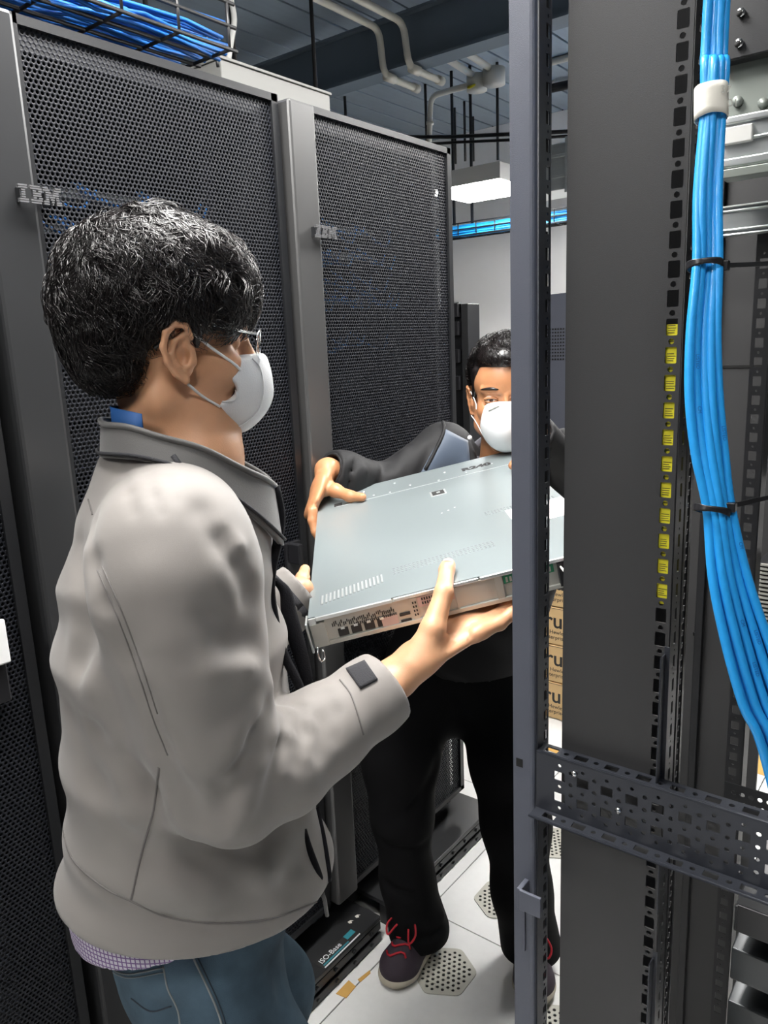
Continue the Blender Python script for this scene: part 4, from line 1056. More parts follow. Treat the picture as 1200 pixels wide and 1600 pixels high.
# left arm and hand
SL = ch1+l1*.17+UZ*.02; WL = at(468, 922, 1.165); EL = at(320, 1050, 1.12)
body.cap(SL, EL, .045, .038, .03); body.limb(EL, WL, UZ, (.034, .032), (.018, .022), .02)
lp = Sv(-.017, .150, -.020)
body.limb(WL, lp, EZ, (.016, .018), (.024, .012), .012)
for j, (yy, L_) in enumerate(((.185, 1.), (.168, 1.08), (.150, 1.0), (.133, .85))):
    q0 = Sv(-.016, yy, -.040)
    finger(body, [q0, Sv(-.006, yy+.008, -.0535), Sv(.025*L_, yy+.015, -.0545), Sv(.050*L_, yy+.018, -.0530)], [.0095, .0088, .0084, .0070], .004)
finger(body, [Sv(-.018, .135, -.008), Sv(-.015, .170, .000), Sv(-.012, .205, .002)], [.012, .0105, .0085], .008)
# legs
for s_ in (-1, 1):
    hp = pel+l1*(s_*.09); kn = A3((hp[0], hp[1], .47))+f1*.09+l1*(s_*.02); an = A3((hp[0], hp[1], .09))+l1*(s_*.03)+f1*.01
    body.cap(hp-UZ*.07-l1*(s_*.012)+f1*.02, kn, .050, .046, .02); body.cap(kn, an, .052, .036, .03); body.limb(an-UZ*.04, an+f1*.13-UZ*.055, l1, (.035, .03), (.035, .022), .02)
hb = O1
sdfobj('body', body, [(hb+A3((-.17, -.17, -.19)), hb+A3((.19, .17, .18)), .0028), (A3((-.70, .62, 1.0)), A3((-.36, 1.08, 1.30)), .0026),
     (A3((-1.02, .70, 1.0)), A3((-.70, 1.02, 1.28)), .003), (A3((-1.15, .25, .0)), A3((-.40, .95, 1.30)), .009)], 'skin1', m1)
L0 = np.array(m1.location)
lc = lambda p: Vector(tuple(np.array(p)-L0))
# thumb nail
NV_ = nrm(np.array(EZ)-FW*.9)
nl = T_[4]*.86+T_[3]*.14
nx = nrm(T_[4]-T_[3]); ny = nrm(np.cross(NV_, nx))
V = []
for i in range(6):
    for j in range(7):
        u = i/5*2-1; v = j/6*2-1; wv = .0058*(1-.18*abs(u)**3); V.append(nl+nx*(.0068*u*(1 if abs(v) < .5 else .9))+ny*(wv*v)+NV_*.012)
V = body.project(np.array(V), 3, .0007)
me = bpy.data.meshes.new('thumbnail'); me.from_pydata([tuple(p-L0) for p in V], [], [(i*7+j, i*7+j+1, (i+1)*7+j+1, (i+1)*7+j) for i in range(5) for j in range(6)]); me.update()
MT['nail'] = mat('finger_nail', (.72, .50, .40), .25); link('thumbnail', me, m1, 'nail', True)
# --- jacket
J = Field()
secs = [(at(258, 835, .985)+UZ*.0, (.150, .095)), (at(262, 905, .985), (.165, .125)), (at(270, 1000, .995), (.165, .140)), (at(286, 1150, 1.03), (.165, .148)), (at(300, 1260, 1.06), (.165, .160)), (at(312, 1350, 1.085), (.165, .185)), (at(312, 1400, 1.09), (.166, .190)), (at(310, 1480, 1.095), (.158, .178))]
J.loft(secs, l1, .03, .05)
# shoulders and yoke
for s_, S_ in ((-1, SR), (1, SL)):
    J.cap(at(262, 790, .965)-UZ*.01, S_-UZ*.008, .074, .072, .05)
J.limb(at(250, 752, .955), at(262, 840, .98), l1, (.085, .062), (.15, .10), .05)
J.limb(at(285, 742, .945), at(290, 800, .965), l1, (.072, .07), (.11, .10), .05)
J.cap(at(275, 815, .925), at(268, 860, .865), .058, .064, .04)
# right sleeve
cu0 = at(578, 1090, 1.0); cu1 = cu0+nrm(cu0-at(500, 1150, .965))*.030
slv = [at(268, 848, .835), at(282, 905, .832), at(300, 1010, .842), at(322, 1120, .862), at(352, 1222, .885), at(430, 1198, .915), at(505, 1142, .96), cu0, cu1]
rad = [.075, .078, .077, .072, .067, .061, .054, .048, .047]
for i in range(len(slv)-1): J.cap(slv[i], slv[i+1], rad[i], rad[i+1], .035 if i < 2 else .022)
dn = nrm(cu1-cu0); 
J.sub(Field().limb(cu1-dn*.0, cu1+dn*.10, UZ, (.075, .075), (.085, .085), 0, 'u', .002), .004)
J.sub(Field().limb(cu1-dn*.03, cu1+dn*.10, UZ, (.037, .040), (.037, .040), 0, 'u', .004), .004)
# left sleeve
dl = nrm(WL-EL); cl = WL+dl*.002
for a_, b_, ra, rb in ((SL, EL, .074, .062), (EL, cl-dl*.05, .060, .047), (cl-dl*.05, cl, .046, .044)): J.cap(a_, b_, ra, rb, .02)
J.sub(Field().limb(cl+dl*.004, cl+dl*.10, UZ, (.07, .07), (.07, .07), 0, 'u', .002), .003)
# neck opening, hem cut
J.sub(Field().limb(nb+UZ*.01-f1*.004, nb+UZ*.16-f1*.03, l1, (.066, .070), (.08, .085), 0), .012)
hemc = at(303, 1430, 1.09); hemc[2] = .805
J.plane(hemc, nrm(-UZ-f1*.10), .012)
# folds: back of sleeve/armhole, elbow, body
def jf(pxs, wdt, amp, dd=.0):
    pts = []
    for x, y in pxs:
        p = J.march(x, y)
        if p is not None: pts.append(p)
    return pts
FL = [  # (pixels, width, amplitude)  + groove, - ridge
 ([(128, 745), (146, 815), (150, 880), (168, 945), (198, 1020), (222, 1085), (250, 1165), (285, 1240)], .010, .0085),
 ([(140, 870), (160, 960), (150, 1060), (190, 1150)], .022, -.006), ([(122, 850), (135, 930), (128, 1040), (150, 1140), (240, 1240)], .016, .006),
 ([(118, 1000), (140, 1110), (200, 1210), (260, 1300)], .018, -.005), ([(108, 1120), (150, 1230), (230, 1330)], .018, .005),
 ([(318, 800), (350, 845), (378, 885), (392, 925)], .013, .005), ([(345, 822), (375, 858), (398, 900)], .011, -.004),
 ([(390, 880), (395, 930), (388, 1000)], .014, .005), ([(330, 960), (360, 1000), (395, 1010)], .016, .006), ([(330, 1050), (385, 1045), (420, 1070)], .014, -.005),
 ([(418, 1108), (395, 1150), (375, 1200), (360, 1260)], .012, .011), ([(440, 1112), (428, 1150), (404, 1200), (392, 1260)], .010, -.007), ([(395, 1110), (365, 1150), (345, 1200)], .014, -.006),
 ([(446, 1120), (440, 1160), (430, 1215)], .010, .006), ([(470, 1105), (474, 1140), (466, 1190)], .010, .006), ([(490, 1090), (500, 1125), (495, 1175)], .010, .006), ([(482, 1098), (488, 1130), (482, 1182)], .009, -.005), ([(508, 1080), (522, 1110), (524, 1150)], .009, .005), ([(455, 1112), (452, 1150), (444, 1205)], .009, -.005),
 ([(345, 1210), (350, 1250), (340, 1290)], .012, .006), ([(372, 1215), (376, 1250), (368, 1295)], .012, -.005), ([(300, 1000), (320, 1100), (318, 1200)], .03, -.004),
 ([(235, 900), (260, 1000), (290, 1100)], .02, -.003), ([(250, 1180), (300, 1275), (350, 1330), (380, 1345)], .016, .009),
 ([(240, 1290), (300, 1340), (360, 1390)], .022, .006), ([(210, 1290), (270, 1370), (330, 1410)], .020, -.005), ([(420, 1260), (470, 1290), (500, 1340)], .02, .004), ([(400, 1300), (420, 1370), (440, 1420)], .018, -.004),
 ([(190, 730), (200, 770), (208, 800)], .006, .0016), ([(230, 735), (242, 775), (250, 800)], .006, .0015), ([(262, 745), (275, 780)], .006, .0014),
 ([(92, 1280), (130, 1370), (190, 1410), (262, 1435), (330, 1448), (420, 1440), (500, 1405)], .006, .003)]
pend = [(jf(p, w_, a_), w_, a_) for p, w_, a_ in FL]
for p, w_, a_ in pend:
    if len(p) > 1: J.fold(p, w_*1.2, max(-.42*w_, min(.42*w_, a_)))
MT['seamc'] = mat('jacket_seam', (.13, .12, .115), .7)
jk = sdfobj('jacket', J, [(A3((-1.22, .18, .70)), A3((-.42, 1.06, 1.50)), .0052)], 'jack1', m1)
# seams
for pts, r_ in (([(127, 745), (147, 815), (151, 878), (170, 945), (199, 1018)], .0012), ([(152, 890), (182, 960), (212, 1040), (238, 1120), (262, 1180)], .0009), ([(160, 885), (190, 955), (220, 1035), (246, 1115)], .0009),
        ([(248, 1200), (240, 1265), (222, 1330), (205, 1405)], .0013), ([(94, 1275), (112, 1340), (160, 1385), (205, 1408), (260, 1432), (330, 1442), (420, 1436), (505, 1405), (526, 1395)], .0013),
        ([(355, 1320), (352, 1350), (346, 1390)], .0022), ([(350, 1318), (343, 1360), (334, 1400), (333, 1432)], .0009), ([(531, 1062), (548, 1085), (560, 1120), (568, 1148)], .0012)):
    seam('seam', J, pts, r_, 'seamc', m1)
patch('velcro_tab', J, [(541, 1046), (570, 1033), (590, 1062), (563, 1077)], 8, 8, .0022, 'velcro', m1, .0014)
sa_ = nrm(np.cross(dl, UZ)); sb_ = nrm(np.cross(dl, sa_)); V = []
for i in range(25):
    a_ = 2*PI*i/24; d_ = sa_*math.cos(a_)+sb_*math.sin(a_); rr_ = .0482
    V += [tuple(lc(cl-dl*.040+d_*(rr_+.0012))), tuple(lc(cl-dl*.016+d_*rr_))]
me = bpy.data.meshes.new('velcro_strap'); me.from_pydata(V, [], [(2*i, 2*i+2, 2*i+3, 2*i+1) for i in range(24)]); me.update(); link('velcro_strap', me, m1, 'velcro', True).modifiers.new('s', 'SOLIDIFY').thickness = .0025
# stand collar
cc = at(300, 722, .935)
def ringpt(th, hgt, fl=0.):
    a_ = math.cos(th); b_ = math.sin(th)          # th=0 front, + = left
    t_ = hgt; rf, rs = .104-.005*t_+fl, .092-.012*t_+fl
    zt_ = 1.416-.047*a_-.018*a_*a_; zb_ = 1.386-.064*a_-.040*a_*a_
    base = at(300, 722, .935); p = base+f1*(rf*a_)+l1*(rs*b_); p[2] = zb_+(zt_-zb_)*t_; return p
V = []; NU, NV = 60, 8
for i in range(NU+1):
    th = math.radians(13+334*i/NU)-2*PI     # opening at the front
    for j in range(NV+1):
        V.append(ringpt(th, -.15+1.15*j/NV)+A3((0, 0, .0012*math.sin(i*.7)*(j/NV))))
me = bpy.data.meshes.new('collar'); me.from_pydata([tuple(lc(p)) for p in V], [], [(i*(NV+1)+j, (i+1)*(NV+1)+j, (i+1)*(NV+1)+j+1, i*(NV+1)+j+1) for i in range(NU) for j in range(NV)]); me.update()
cl_ = link('collar', me, m1, 'coll1', True); md = cl_.modifiers.new('s', 'SOLIDIFY'); md.thickness = .006
tube('collar_piping', [lc(V[i*(NV+1)+1]+nrm(V[i*(NV+1)+1]-cc)*.003) for i in range(NU+1)], .0022, 'velcro', m1, 6)
tube('collar_edge', [lc(V[i*(NV+1)+NV]) for i in range(NU+1)], .0036, 'coll1', m1, 8)
tube('hanger_loop', [lc(at(270, 712, .845)), lc(at(281, 727, .845)), lc(at(288, 745, .85))], .0035, 'velcro', m1, 6)
# zip placket running down the front edge
pl = [(421, 768), (418, 800), (412, 850), (424, 905), (438, 960), (455, 1020), (470, 1080), (488, 1160), (498, 1240), (512, 1310), (524, 1360), (529, 1392)]
dpl = [.925, .925, .93, .94, .95, .955, .96, .975, .985, 1.0, 1.01, 1.02]
pp_ = [J.project(np.array([at(x, y, d+.02)]), 6, -.003)[0] for (x, y), d in zip(pl[2:], dpl[2:])]
pp_ = [ringpt(math.radians(-13), .98), ringpt(math.radians(-13), .3)]+pp_[1:]
seam('front_edge', J, [(494, 1262), (503, 1300), (510, 1340), (514, 1375), (510, 1415)], .0035, 'fleece', m1, .001)
tube('zip_placket', [lc(p) for p in spline(pp_, 5)], .006, 'fleece', m1, 8)
lin = [(429, 905), (446, 925), (452, 960), (466, 1010), (480, 1060), (488, 1100)]
Lp = spline([at(x, y, 1.03) for x, y in lin], 5)
tube('jacket_lining', [lc(p) for p in Lp], [.004+.007*math.sin(PI*i/(len(Lp)-1)) for i in range(len(Lp))], 'fleece', m1, 10)
zp = pp_[-1]
tube('zip_pull', [lc(zp), lc(zp-UZ*.02+f1*.004), lc(zp-UZ*.045+f1*.006)], .0028, 'coll1', m1, 6)
# --- shirt hem and jeans
G = Field(); hz = hemc
G.limb(hz+UZ*.03-f1*.004, hz-UZ*.10-f1*.004, l1, (.146, .160), (.140, .152), 0); G.plane(hz-UZ*.012-f1*.02, nrm(-UZ+f1*.22), .004); G.plane(hz+UZ*.05, UZ, .004)
sh = sdfobj('shirt', G, [(hz-A3((.24, .24, .08)), hz+A3((.24, .24, .12)), .006)], 'check', m1)
uv = sh.data.uv_layers.new(name='UVMap'); co = np.zeros(len(sh.data.vertices)*3); sh.data.vertices.foreach_get('co', co); co = co.reshape(-1, 3)+L0-hz
li = np.zeros(len(sh.data.loops), np.int32); sh.data.loops.foreach_get('vertex_index', li)
th = np.arctan2(co@l1, co@f1)*.165; uvv = np.stack([th, co[:, 2]], 1)[li]; uv.data.foreach_set('uv', uvv.ravel())
Dn = Field()
pc = pel+f1*.012
Dn.limb(pc+UZ*.0, pc-UZ*.07, l1, (.140, .128), (.148, .110), .03)
Dn.ell(pc-f1*.030-UZ*.06, (.085, .085, .08), None, .05); Dn.ell(pc-UZ*.12, (.09, .09, .09), None, .05)
for s_ in (-1, 1):
    hp = pc+l1*(s_*.085)-UZ*.11+f1*.012; kn = A3((hp[0], hp[1], .47))+f1*.08+l1*(s_*.02); an = A3((hp[0], hp[1], .07))+l1*(s_*.03)
    Dn.cap(hp, kn, .088, .074, .03); Dn.cap(kn, an, .076, .066, .03)
Dn.plane((0, 0, .035), (0, 0, -1), .01)
FJ = [([(300, 1510), (330, 1560), (350, 1600)], .012, -.003), ([(360, 1500), (400, 1560), (430, 1600)], .014, .004), ([(240, 1570), (300, 1590), (350, 1640)], .012, .004), ([(420, 1490), (440, 1550), (445, 1600)], .014, .003)]
pend = [(([q for q in (Dn.march(x, y, .6, 1.5) for x, y in p) if q is not None]), w_, a_) for p, w_, a_ in FJ]
for p, w_, a_ in pend:
    if len(p) > 1: Dn.fold(p, w_, a_)
sdfobj('jeans', Dn, [(A3((pc[0]-.32, pc[1]-.32, 0)), A3((pc[0]+.32, pc[1]+.32, pc[2]+.10)), .0075)], 'jeans', m1)
for pts, r_, mm in (([(301, 1495), (318, 1530), (336, 1570), (346, 1600), (352, 1640)], .0014, 'thread'), ([(308, 1495), (325, 1530), (342, 1568), (352, 1600), (358, 1640)], .0009, 'denimd'),
        ([(168, 1512), (200, 1522), (255, 1512)], .0011, 'thread'), ([(172, 1518), (202, 1528), (257, 1519)], .0008, 'thread'), ([(255, 1510), (262, 1545), (278, 1580), (282, 1620)], .0012, 'thread'), ([(205, 1560), (235, 1580), (268, 1572)], .0011, 'denimd')):
    seam('stitching', Dn, pts, r_, mm, m1)
for s_ in (-1, 1):
    a_ = pc+l1*(s_*.115)+f1*.01; Sf = Field(); a_ = A3((a_[0], a_[1], 0))
    Sf.limb(a_+UZ*.05-f1*.05, a_+UZ*.035+f1*.15, l1, (.042, .05), (.045, .030), .02); Sf.plane((0, 0, .003), (0, 0, -1), .004)
    so = sdfobj('shoe', Sf, [(a_-A3((.25, .25, .01)), a_+A3((.25, .25, .13)), .008)], 'shoe', m1)
# blue neckband
bl = [ringpt(math.radians(a_), 1.0, -.012) for a_ in range(112, 236, 8)]
V = []; 
for p in bl: V += [lc(p-UZ*.02), lc(p+UZ*.016)]
me = bpy.data.meshes.new('neckband'); me.from_pydata([tuple(v) for v in V], [], [(2*i, 2*i+2, 2*i+3, 2*i+1) for i in range(len(bl)-1)]); me.update()
nb_ = link('neckband', me, m1, 'bluep', True); nb_.modifiers.new('s', 'SOLIDIFY').thickness = .002
# --- mask
K = Field()
K.ell(G1(.064, 0, -.030), (.054, .057, .066), R1, 0)
K.ell(G1(.090, 0, -.034), (.032, .034, .048), R1, .03)
K.cap(G1(.096, .0, .002), G1(.106, 0, -.04), .013, .015, .03)
cut = Field(); cut.ell(G1(.046, 0, -.036), (.034, .2, .0185), R1, 0)
K.sub(cut, .006)
K.plane(G1(.06, 0, .001), R1@A3((-.15, 0, 1)), .008); K.plane(G1(.050, 0, -.03), R1@A3((-1, 0, .28)), .006); K.plane(G1(.052, 0, -.070), R1@A3((-.75, 0, -1)), .012)
sdfobj('face_mask', K, [(O1+A3((-.16, -.16, -.15)), O1+A3((.20, .20, .08)), .003)], 'maskm', m1)
seam('mask_edge', K, [(352, 567), (351, 575), (357, 592), (366, 606), (370, 618), (365, 626), (350, 628), (340, 627), (332, 634), (334, 646), (345, 656), (355, 668)], .0011, 'maskm', m1, .0003)
seam('mask_seam', K, [(394, 560), (405, 572), (410, 590), (411, 615), (404, 640), (385, 660), (362, 670)], .0012, 'maskm', m1, .0003)
def strap(name, a_, b_, FF, parent, L0_, r_=.0016, n=10, off=.0008, bow=None):
    P = np.array([a_*(1-t)+b_*t for t in np.linspace(0, 1, n)]); P = np.where((FF(P) < off)[:, None], FF.project(P, 2, off), P)
    for _ in range(8):
        P[1:-1] = P[1:-1]*.5+(P[:-2]+P[2:])*.25; P[1:-1] = np.where((FF(P[1:-1]) < off)[:, None], FF.project(P[1:-1], 1, off), P[1:-1])
    return tube(name, [Vector(tuple(p-L0_)) for p in P], r_, 'maskm', parent, 6)
strap('ear_loop', H1(.004, -.082, .026), G1(.080, -.050, -.012), body, m1, L0, .0017)
strap('ear_loop', H1(.0, -.078, -.030), G1(.054, -.046, -.060), body, m1, L0, .0017)
# --- glasses
tube('glasses_temple', [lc(H1(-.020, -.075, .022)), lc(H1(-.010, -.078, .034)), lc(H1(.004, -.082, .036)), lc(G1(.05, -.079, .035)), lc(G1(.100, -.060, .030))], .0016, 'chip', m1, 6)
tube('temple_tip', [lc(H1(-.036, -.073, .006)), lc(H1(-.018, -.074, .024))], .0026, 'blackp', m1, 8)
for s_ in (-1, 1):
    ring = [G1(.112-.012*(abs(s_*.034+.025*math.cos(a_))/.059)**2, s_*.034+.025*math.cos(a_), .019+.018*math.sin(a_)) for a_ in np.linspace(0, 2*PI, 25)]
    tube('glasses_rim', [lc(p) for p in ring], .0009, 'chip', m1, 6, caps=False)
    me = bpy.data.meshes.new('glasses_lens'); me.from_pydata([tuple(lc(p)) for p in ring[:-1]], [], [tuple(range(24))]); me.update(); le = link('glasses_lens', me, m1, 'lens')
tube('glasses_bridge', [lc(G1(.112, -.010, .022)), lc(G1(.114, 0, .026)), lc(G1(.112, .010, .022))], .001, 'chip', m1, 6)
# --- hair
HB = Field()
hs_ = 1.0
HB.ell(G1(-.016, 0, .074), (.104, .088, .088), R1, 0); HB.ell(G1(.036, 0, .080), (.062, .074, .054), R1, .03); HB.ell(G1(-.058, 0, .032), (.056, .074, .062), R1, .03)
HB.ell(G1(-.055, 0, -.004), (.038, .058, .042), R1, .03)
HB.cap(G1(-.01, -.066, .052), G1(.055, -.062, .052), .020, .016, .02); HB.cap(G1(-.01, .066, .052), G1(.055, .062, .052), .020, .016, .02)
HB.cap(G1(.028, -.072, .04), G1(.030, -.071, .012), .010, .004, .01); HB.cap(G1(.028, .072, .04), G1(.030, .071, .012), .010, .004, .01)
HB.sub(Field().ell(H1(-.014, -.105, -.008), (.034, .043, .050), R1, 0), .01); HB.sub(Field().ell(H1(-.014, .105, -.008), (.034, .043, .050), R1, 0), .01)
hr = sdfobj('hair', HB, [(O1+A3((-.22, -.20, -.10)), O1+A3((.22, .20, .20)), .005)], 'hairm', m1)
def strands(name, HBf, HF, Rm, parent, N, seed, length, rad, wav, gate, flow, steps=11, grav=.5, lift=.004):
    r_ = np.random.default_rng(seed)
    th = np.arccos(r_.uniform(-1, 1, N*4)); ph = r_.uniform(0, 2*PI, N*4)
    D = np.stack([np.sin(th)*np.cos(ph), np.sin(th)*np.sin(ph), np.cos(th)], 1)
    loc = D*A3((.11, .09, .10))+A3((-.015, 0, .045)); m = gate(loc); loc = loc[m][:N]; n = len(loc)
    P = np.array([HF(*q) for q in loc]); P = HBf.project(P, 4, .0)
    G_ = HBf.grad(P); G_ /= np.linalg.norm(G_, axis=1)[:, None]+1e-9
    cl = r_.normal(size=(max(n//22, 1), 3)); cid = r_.integers(0, len(cl), n)
    # clump by position
    cell = np.floor((P-P.mean(0))/.016).astype(int); key = (cell[:, 0]*73856093) ^ (cell[:, 1]*19349663) ^ (cell[:, 2]*83492791); rk = np.abs(key) % 997
    cr_ = np.clip(np.random.default_rng(seed+1).normal(size=(997, 6)), -1.4, 1.4); cv = cr_[rk]
    T = flow(loc, r_)@Rm.T
    T = T+cv[:, :3]*.42+r_.normal(size=(n, 3))*.16
    L_ = length(loc, r_)*(1+.18*cv[:, 3]*.5); st = L_/steps; pts = [P.copy()]; ph0 = cv[:, 4]*3+r_.normal(size=n)*.4; fr = 1.0+.25*cv[:, 5]
    axw = np.cross(G_, T); axw /= np.linalg.norm(axw, axis=1)[:, None]+1e-9
    for i in range(steps):
        G_ = HBf.grad(P); G_ /= np.linalg.norm(G_, axis=1)[:, None]+1e-9
        T = T-G_*(np.sum(T*G_, 1)*.75)[:, None]; T = T/(np.linalg.norm(T, axis=1)[:, None]+1e-9)
        W = axw*(np.cos(ph0+i*fr*1.05)*wav)[:, None]+G_*(np.sin(ph0+i*fr*1.05)*wav*.45)[:, None]
        T2 = T+W+A3((0, 0, -grav*.1*i/steps)); T2 /= np.linalg.norm(T2, axis=1)[:, None]
        P = P+T2*st[:, None]; d = HBf(P); tgt = lift*(.3+.7*np.abs(cv[:, 0]))*math.sin(PI*min(1, (i+1)/steps*.8))+.0006
        P = P-G_*((np.minimum(d, .05)-tgt)*np.where(d < tgt, 1., .35))[:, None]
        pts.append(P.copy())
    pts = np.stack(pts, 1); K_ = steps+1; seg = 3
    tan = np.gradient(pts, axis=1); tan /= np.linalg.norm(tan, axis=2)[..., None]+1e-9
    ref = np.cross(tan, np.repeat(G_[:, None], K_, 1)); ref /= np.linalg.norm(ref, axis=2)[..., None]+1e-9; bn = np.cross(tan, ref)
    rr = rad*(1-np.linspace(0, 1, K_)**2*.85)[None]*r_.uniform(.6, 1.3, n)[:, None]
    V = np.zeros((n, K_, seg, 3))
    for k in range(seg): a_ = 2*PI*k/seg; V[:, :, k] = pts+(ref*math.cos(a_)+bn*math.sin(a_))*rr[..., None]
    base = (np.arange(n)*K_*seg)[:, None, None, None]; ii = (np.arange(K_-1)*seg)[None, :, None, None]; kk = np.arange(seg)[None, None, :, None]
    k2 = (kk+1) % seg; Fq = np.concatenate([base+ii+kk, base+ii+k2, base+ii+seg+k2, base+ii+seg+kk], -1).reshape(-1, 4)
    o = fromnp(name, V.reshape(-1, 3)-np.array(parent.location), Fq, parent, 'hairm', True); o['kind'] = 'stuff'; return o
def gate1(q):
    x, y, z = q.T; back = (x < -.035) & (z > -.030); top = z > .055; side = (z > .052) & (x < .075)
    return (back | top | side)
def flow1(q, r_):
    # swirl from a crown at the upper back, falling forward and down
    cx = A3((-.055, .0, .125)); d = q-cx; f = d/(np.linalg.norm(d, axis=1)[:, None]+1e-6)
    return f+A3((.25, 0, -.25))
strands('hair_strands', HB, G1, R1, m1, 7500, 11, lambda q, r_: .058+.022*r_.random(len(q))-.03*(q[:, 2] < .0), .00070, .85, gate1, flow1, 11, .8, .010)
strands('hair_ends', HB, G1, R1, m1, 1600, 23, lambda q, r_: .028+.012*r_.random(len(q)), .0005, .4, lambda q: (q[:, 2] < .035) & (q[:, 0] < -.02) & (q[:, 2] > -.040), lambda q, r_: q*0+A3((-.1, 0, -1.)), 7, 2., .004)
# ------------------------------------------------------------------ man in black
O2 = at(791, 627, 1.73)
f2 = -A3((O2[0], O2[1], 0)); f2 = nrm(f2); l2_ = np.cross(UZ, f2)
m2 = thing('person', 'man in black jacket and trousers with white mask facing the camera behind the post', 'person', (-.93, 1.50, 0))
bpy.context.view_layer.update()
L2 = np.array(m2.location)
l2c = lambda p: Vector(tuple(np.array(p)-L2))
R2, H2 = head_frame(O2, f2, l2_, math.radians(6))
B2 = Field()
head(B2, H2, R2, 1.0, eyes=True)
ear(B2, H2, R2, -1, .96); ear(B2, H2, R2, 1, .96)
nb2 = at(788, 735, 1.86)
B2.limb(H2(-.020, 0, -.05), nb2, l2_, (.054, .056), (.062, .060), .03)
ch2 = at(782, 810, 1.95); pel2 = at(712, 1010, 1.95)
B2.limb(nb2-UZ*.06, ch2, l2_, (.09, .07), (.15, .10), .04); B2.limb(ch2, pel2, l2_, (.15, .10), (.14, .10), .05)
SR2 = at(694, 705, 1.87); ER2 = at(606, 765, 1.80); WR2 = Sv(.034, .665, .058)
B2.cap(SR2, ER2, .045, .038, .03); B2.limb(ER2, WR2, UZ, (.036, .034), (.024, .028), .02)
K2 = Sv(-.010, .580, .008)
B2.limb(WR2, K2*.45+WR2*.55, EY_, (.027, .020), (.035, .016), .015); B2.limb(K2*.45+WR2*.55, K2, EY_, (.036, .016), (.038, .0115), .012)
for j, (o_, L_) in enumerate(((-.031, 1.0), (-.010, 1.08), (.011, 1.0), (.030, .82))):
    q0 = Sv(-.009, .580+o_, .006); r_ = (.0092, .0094, .0090, .0080)[j]
    finger(B2, [q0, Sv(-.0135, .572+o_, -.012), Sv(-.0125, .562+o_, -.012-.022*L_), Sv(-.0085, .555+o_, -.012-.040*L_)], [r_*1.15, r_*1.08, r_, r_*.82], .004)
T2 = [Sv(.018, .628, .032), Sv(.044, .594, .026), Sv(.072, .566, .013), Sv(.097, .546, .0098)]
finger(B2, T2, [.0175, .0135, .0110, .0088], .010)
SL2 = at(884, 715, 1.87); EL2 = at(935, 800, 1.93); WL2 = Sv(.478, .60, .045)
B2.cap(SL2, EL2, .045, .038, .03); B2.limb(EL2, WL2, UZ, (.036, .034), (.024, .028), .02)
K3 = Sv(.452, .52, .004); B2.limb(WL2, K3, EY_, (.027, .020), (.036, .012), .015)
for j, o_ in enumerate((-.031, -.010, .011, .030)):
    r_ = (.0092, .0094, .0090, .0080)[j]
    finger(B2, [Sv(.453, .52+o_, .004), Sv(.4505, .51+o_, -.015), Sv(.4490, .50+o_, -.038), Sv(.440, .497+o_, -.0535)], [r_*1.15, r_*1.05, r_, r_*.82], .004)
finger(B2, [Sv(.455, .555, .03), Sv(.432, .52, .022), Sv(.405, .50, .0105)], [.015, .012, .0088], .010)
# feet on the floor
toeR = atz(607, 1548, 0)+A3((0, 0, 0)); heelR = atz(672, 1462, 0)
toeL = atz(838, 1578, 0); heelL = atz(826, 1480, 0)
def ank(t, h): d = nrm(h-t); return h-d*.055+UZ*.10
AR, AL = ank(toeR, heelR), ank(toeL, heelL)
KR, KL = at(628, 1270, 1.90), at(806, 1285, 1.85)
HR, HL = pel2-l2_*.085-UZ*.02, pel2+l2_*.085-UZ*.02
for h_, k_, a_ in ((HR, KR, AR), (HL, KL, AL)): B2.cap(h_, k_, .080, .054, .04); B2.cap(k_, a_, .050, .034, .03)
for a_, t_, h_ in ((AR, toeR, heelR), (AL, toeL, heelL)):
    B2.limb(a_-UZ*.05, t_*.8+h_*.2+UZ*.035, l2_, (.032, .03), (.036, .020), .02)
sdfobj('body', B2, [(O2+A3((-.15, -.15, -.17)), O2+A3((.15, .15, .17)), .0032), (np.array(WR2)+A3((-.14, -.17, -.16)), np.array(WR2)+A3((.14, .07, .06)), .0026),
    (np.array(Sv(.45, .52, 0))-A3((.12, .12, .10)), np.array(Sv(.45, .52, 0))+A3((.12, .12, .10)), .004), (A3((-1.5, 1.0, 0)), A3((-.3, 2.1, 1.42)), .012)], 'skin2', m2)
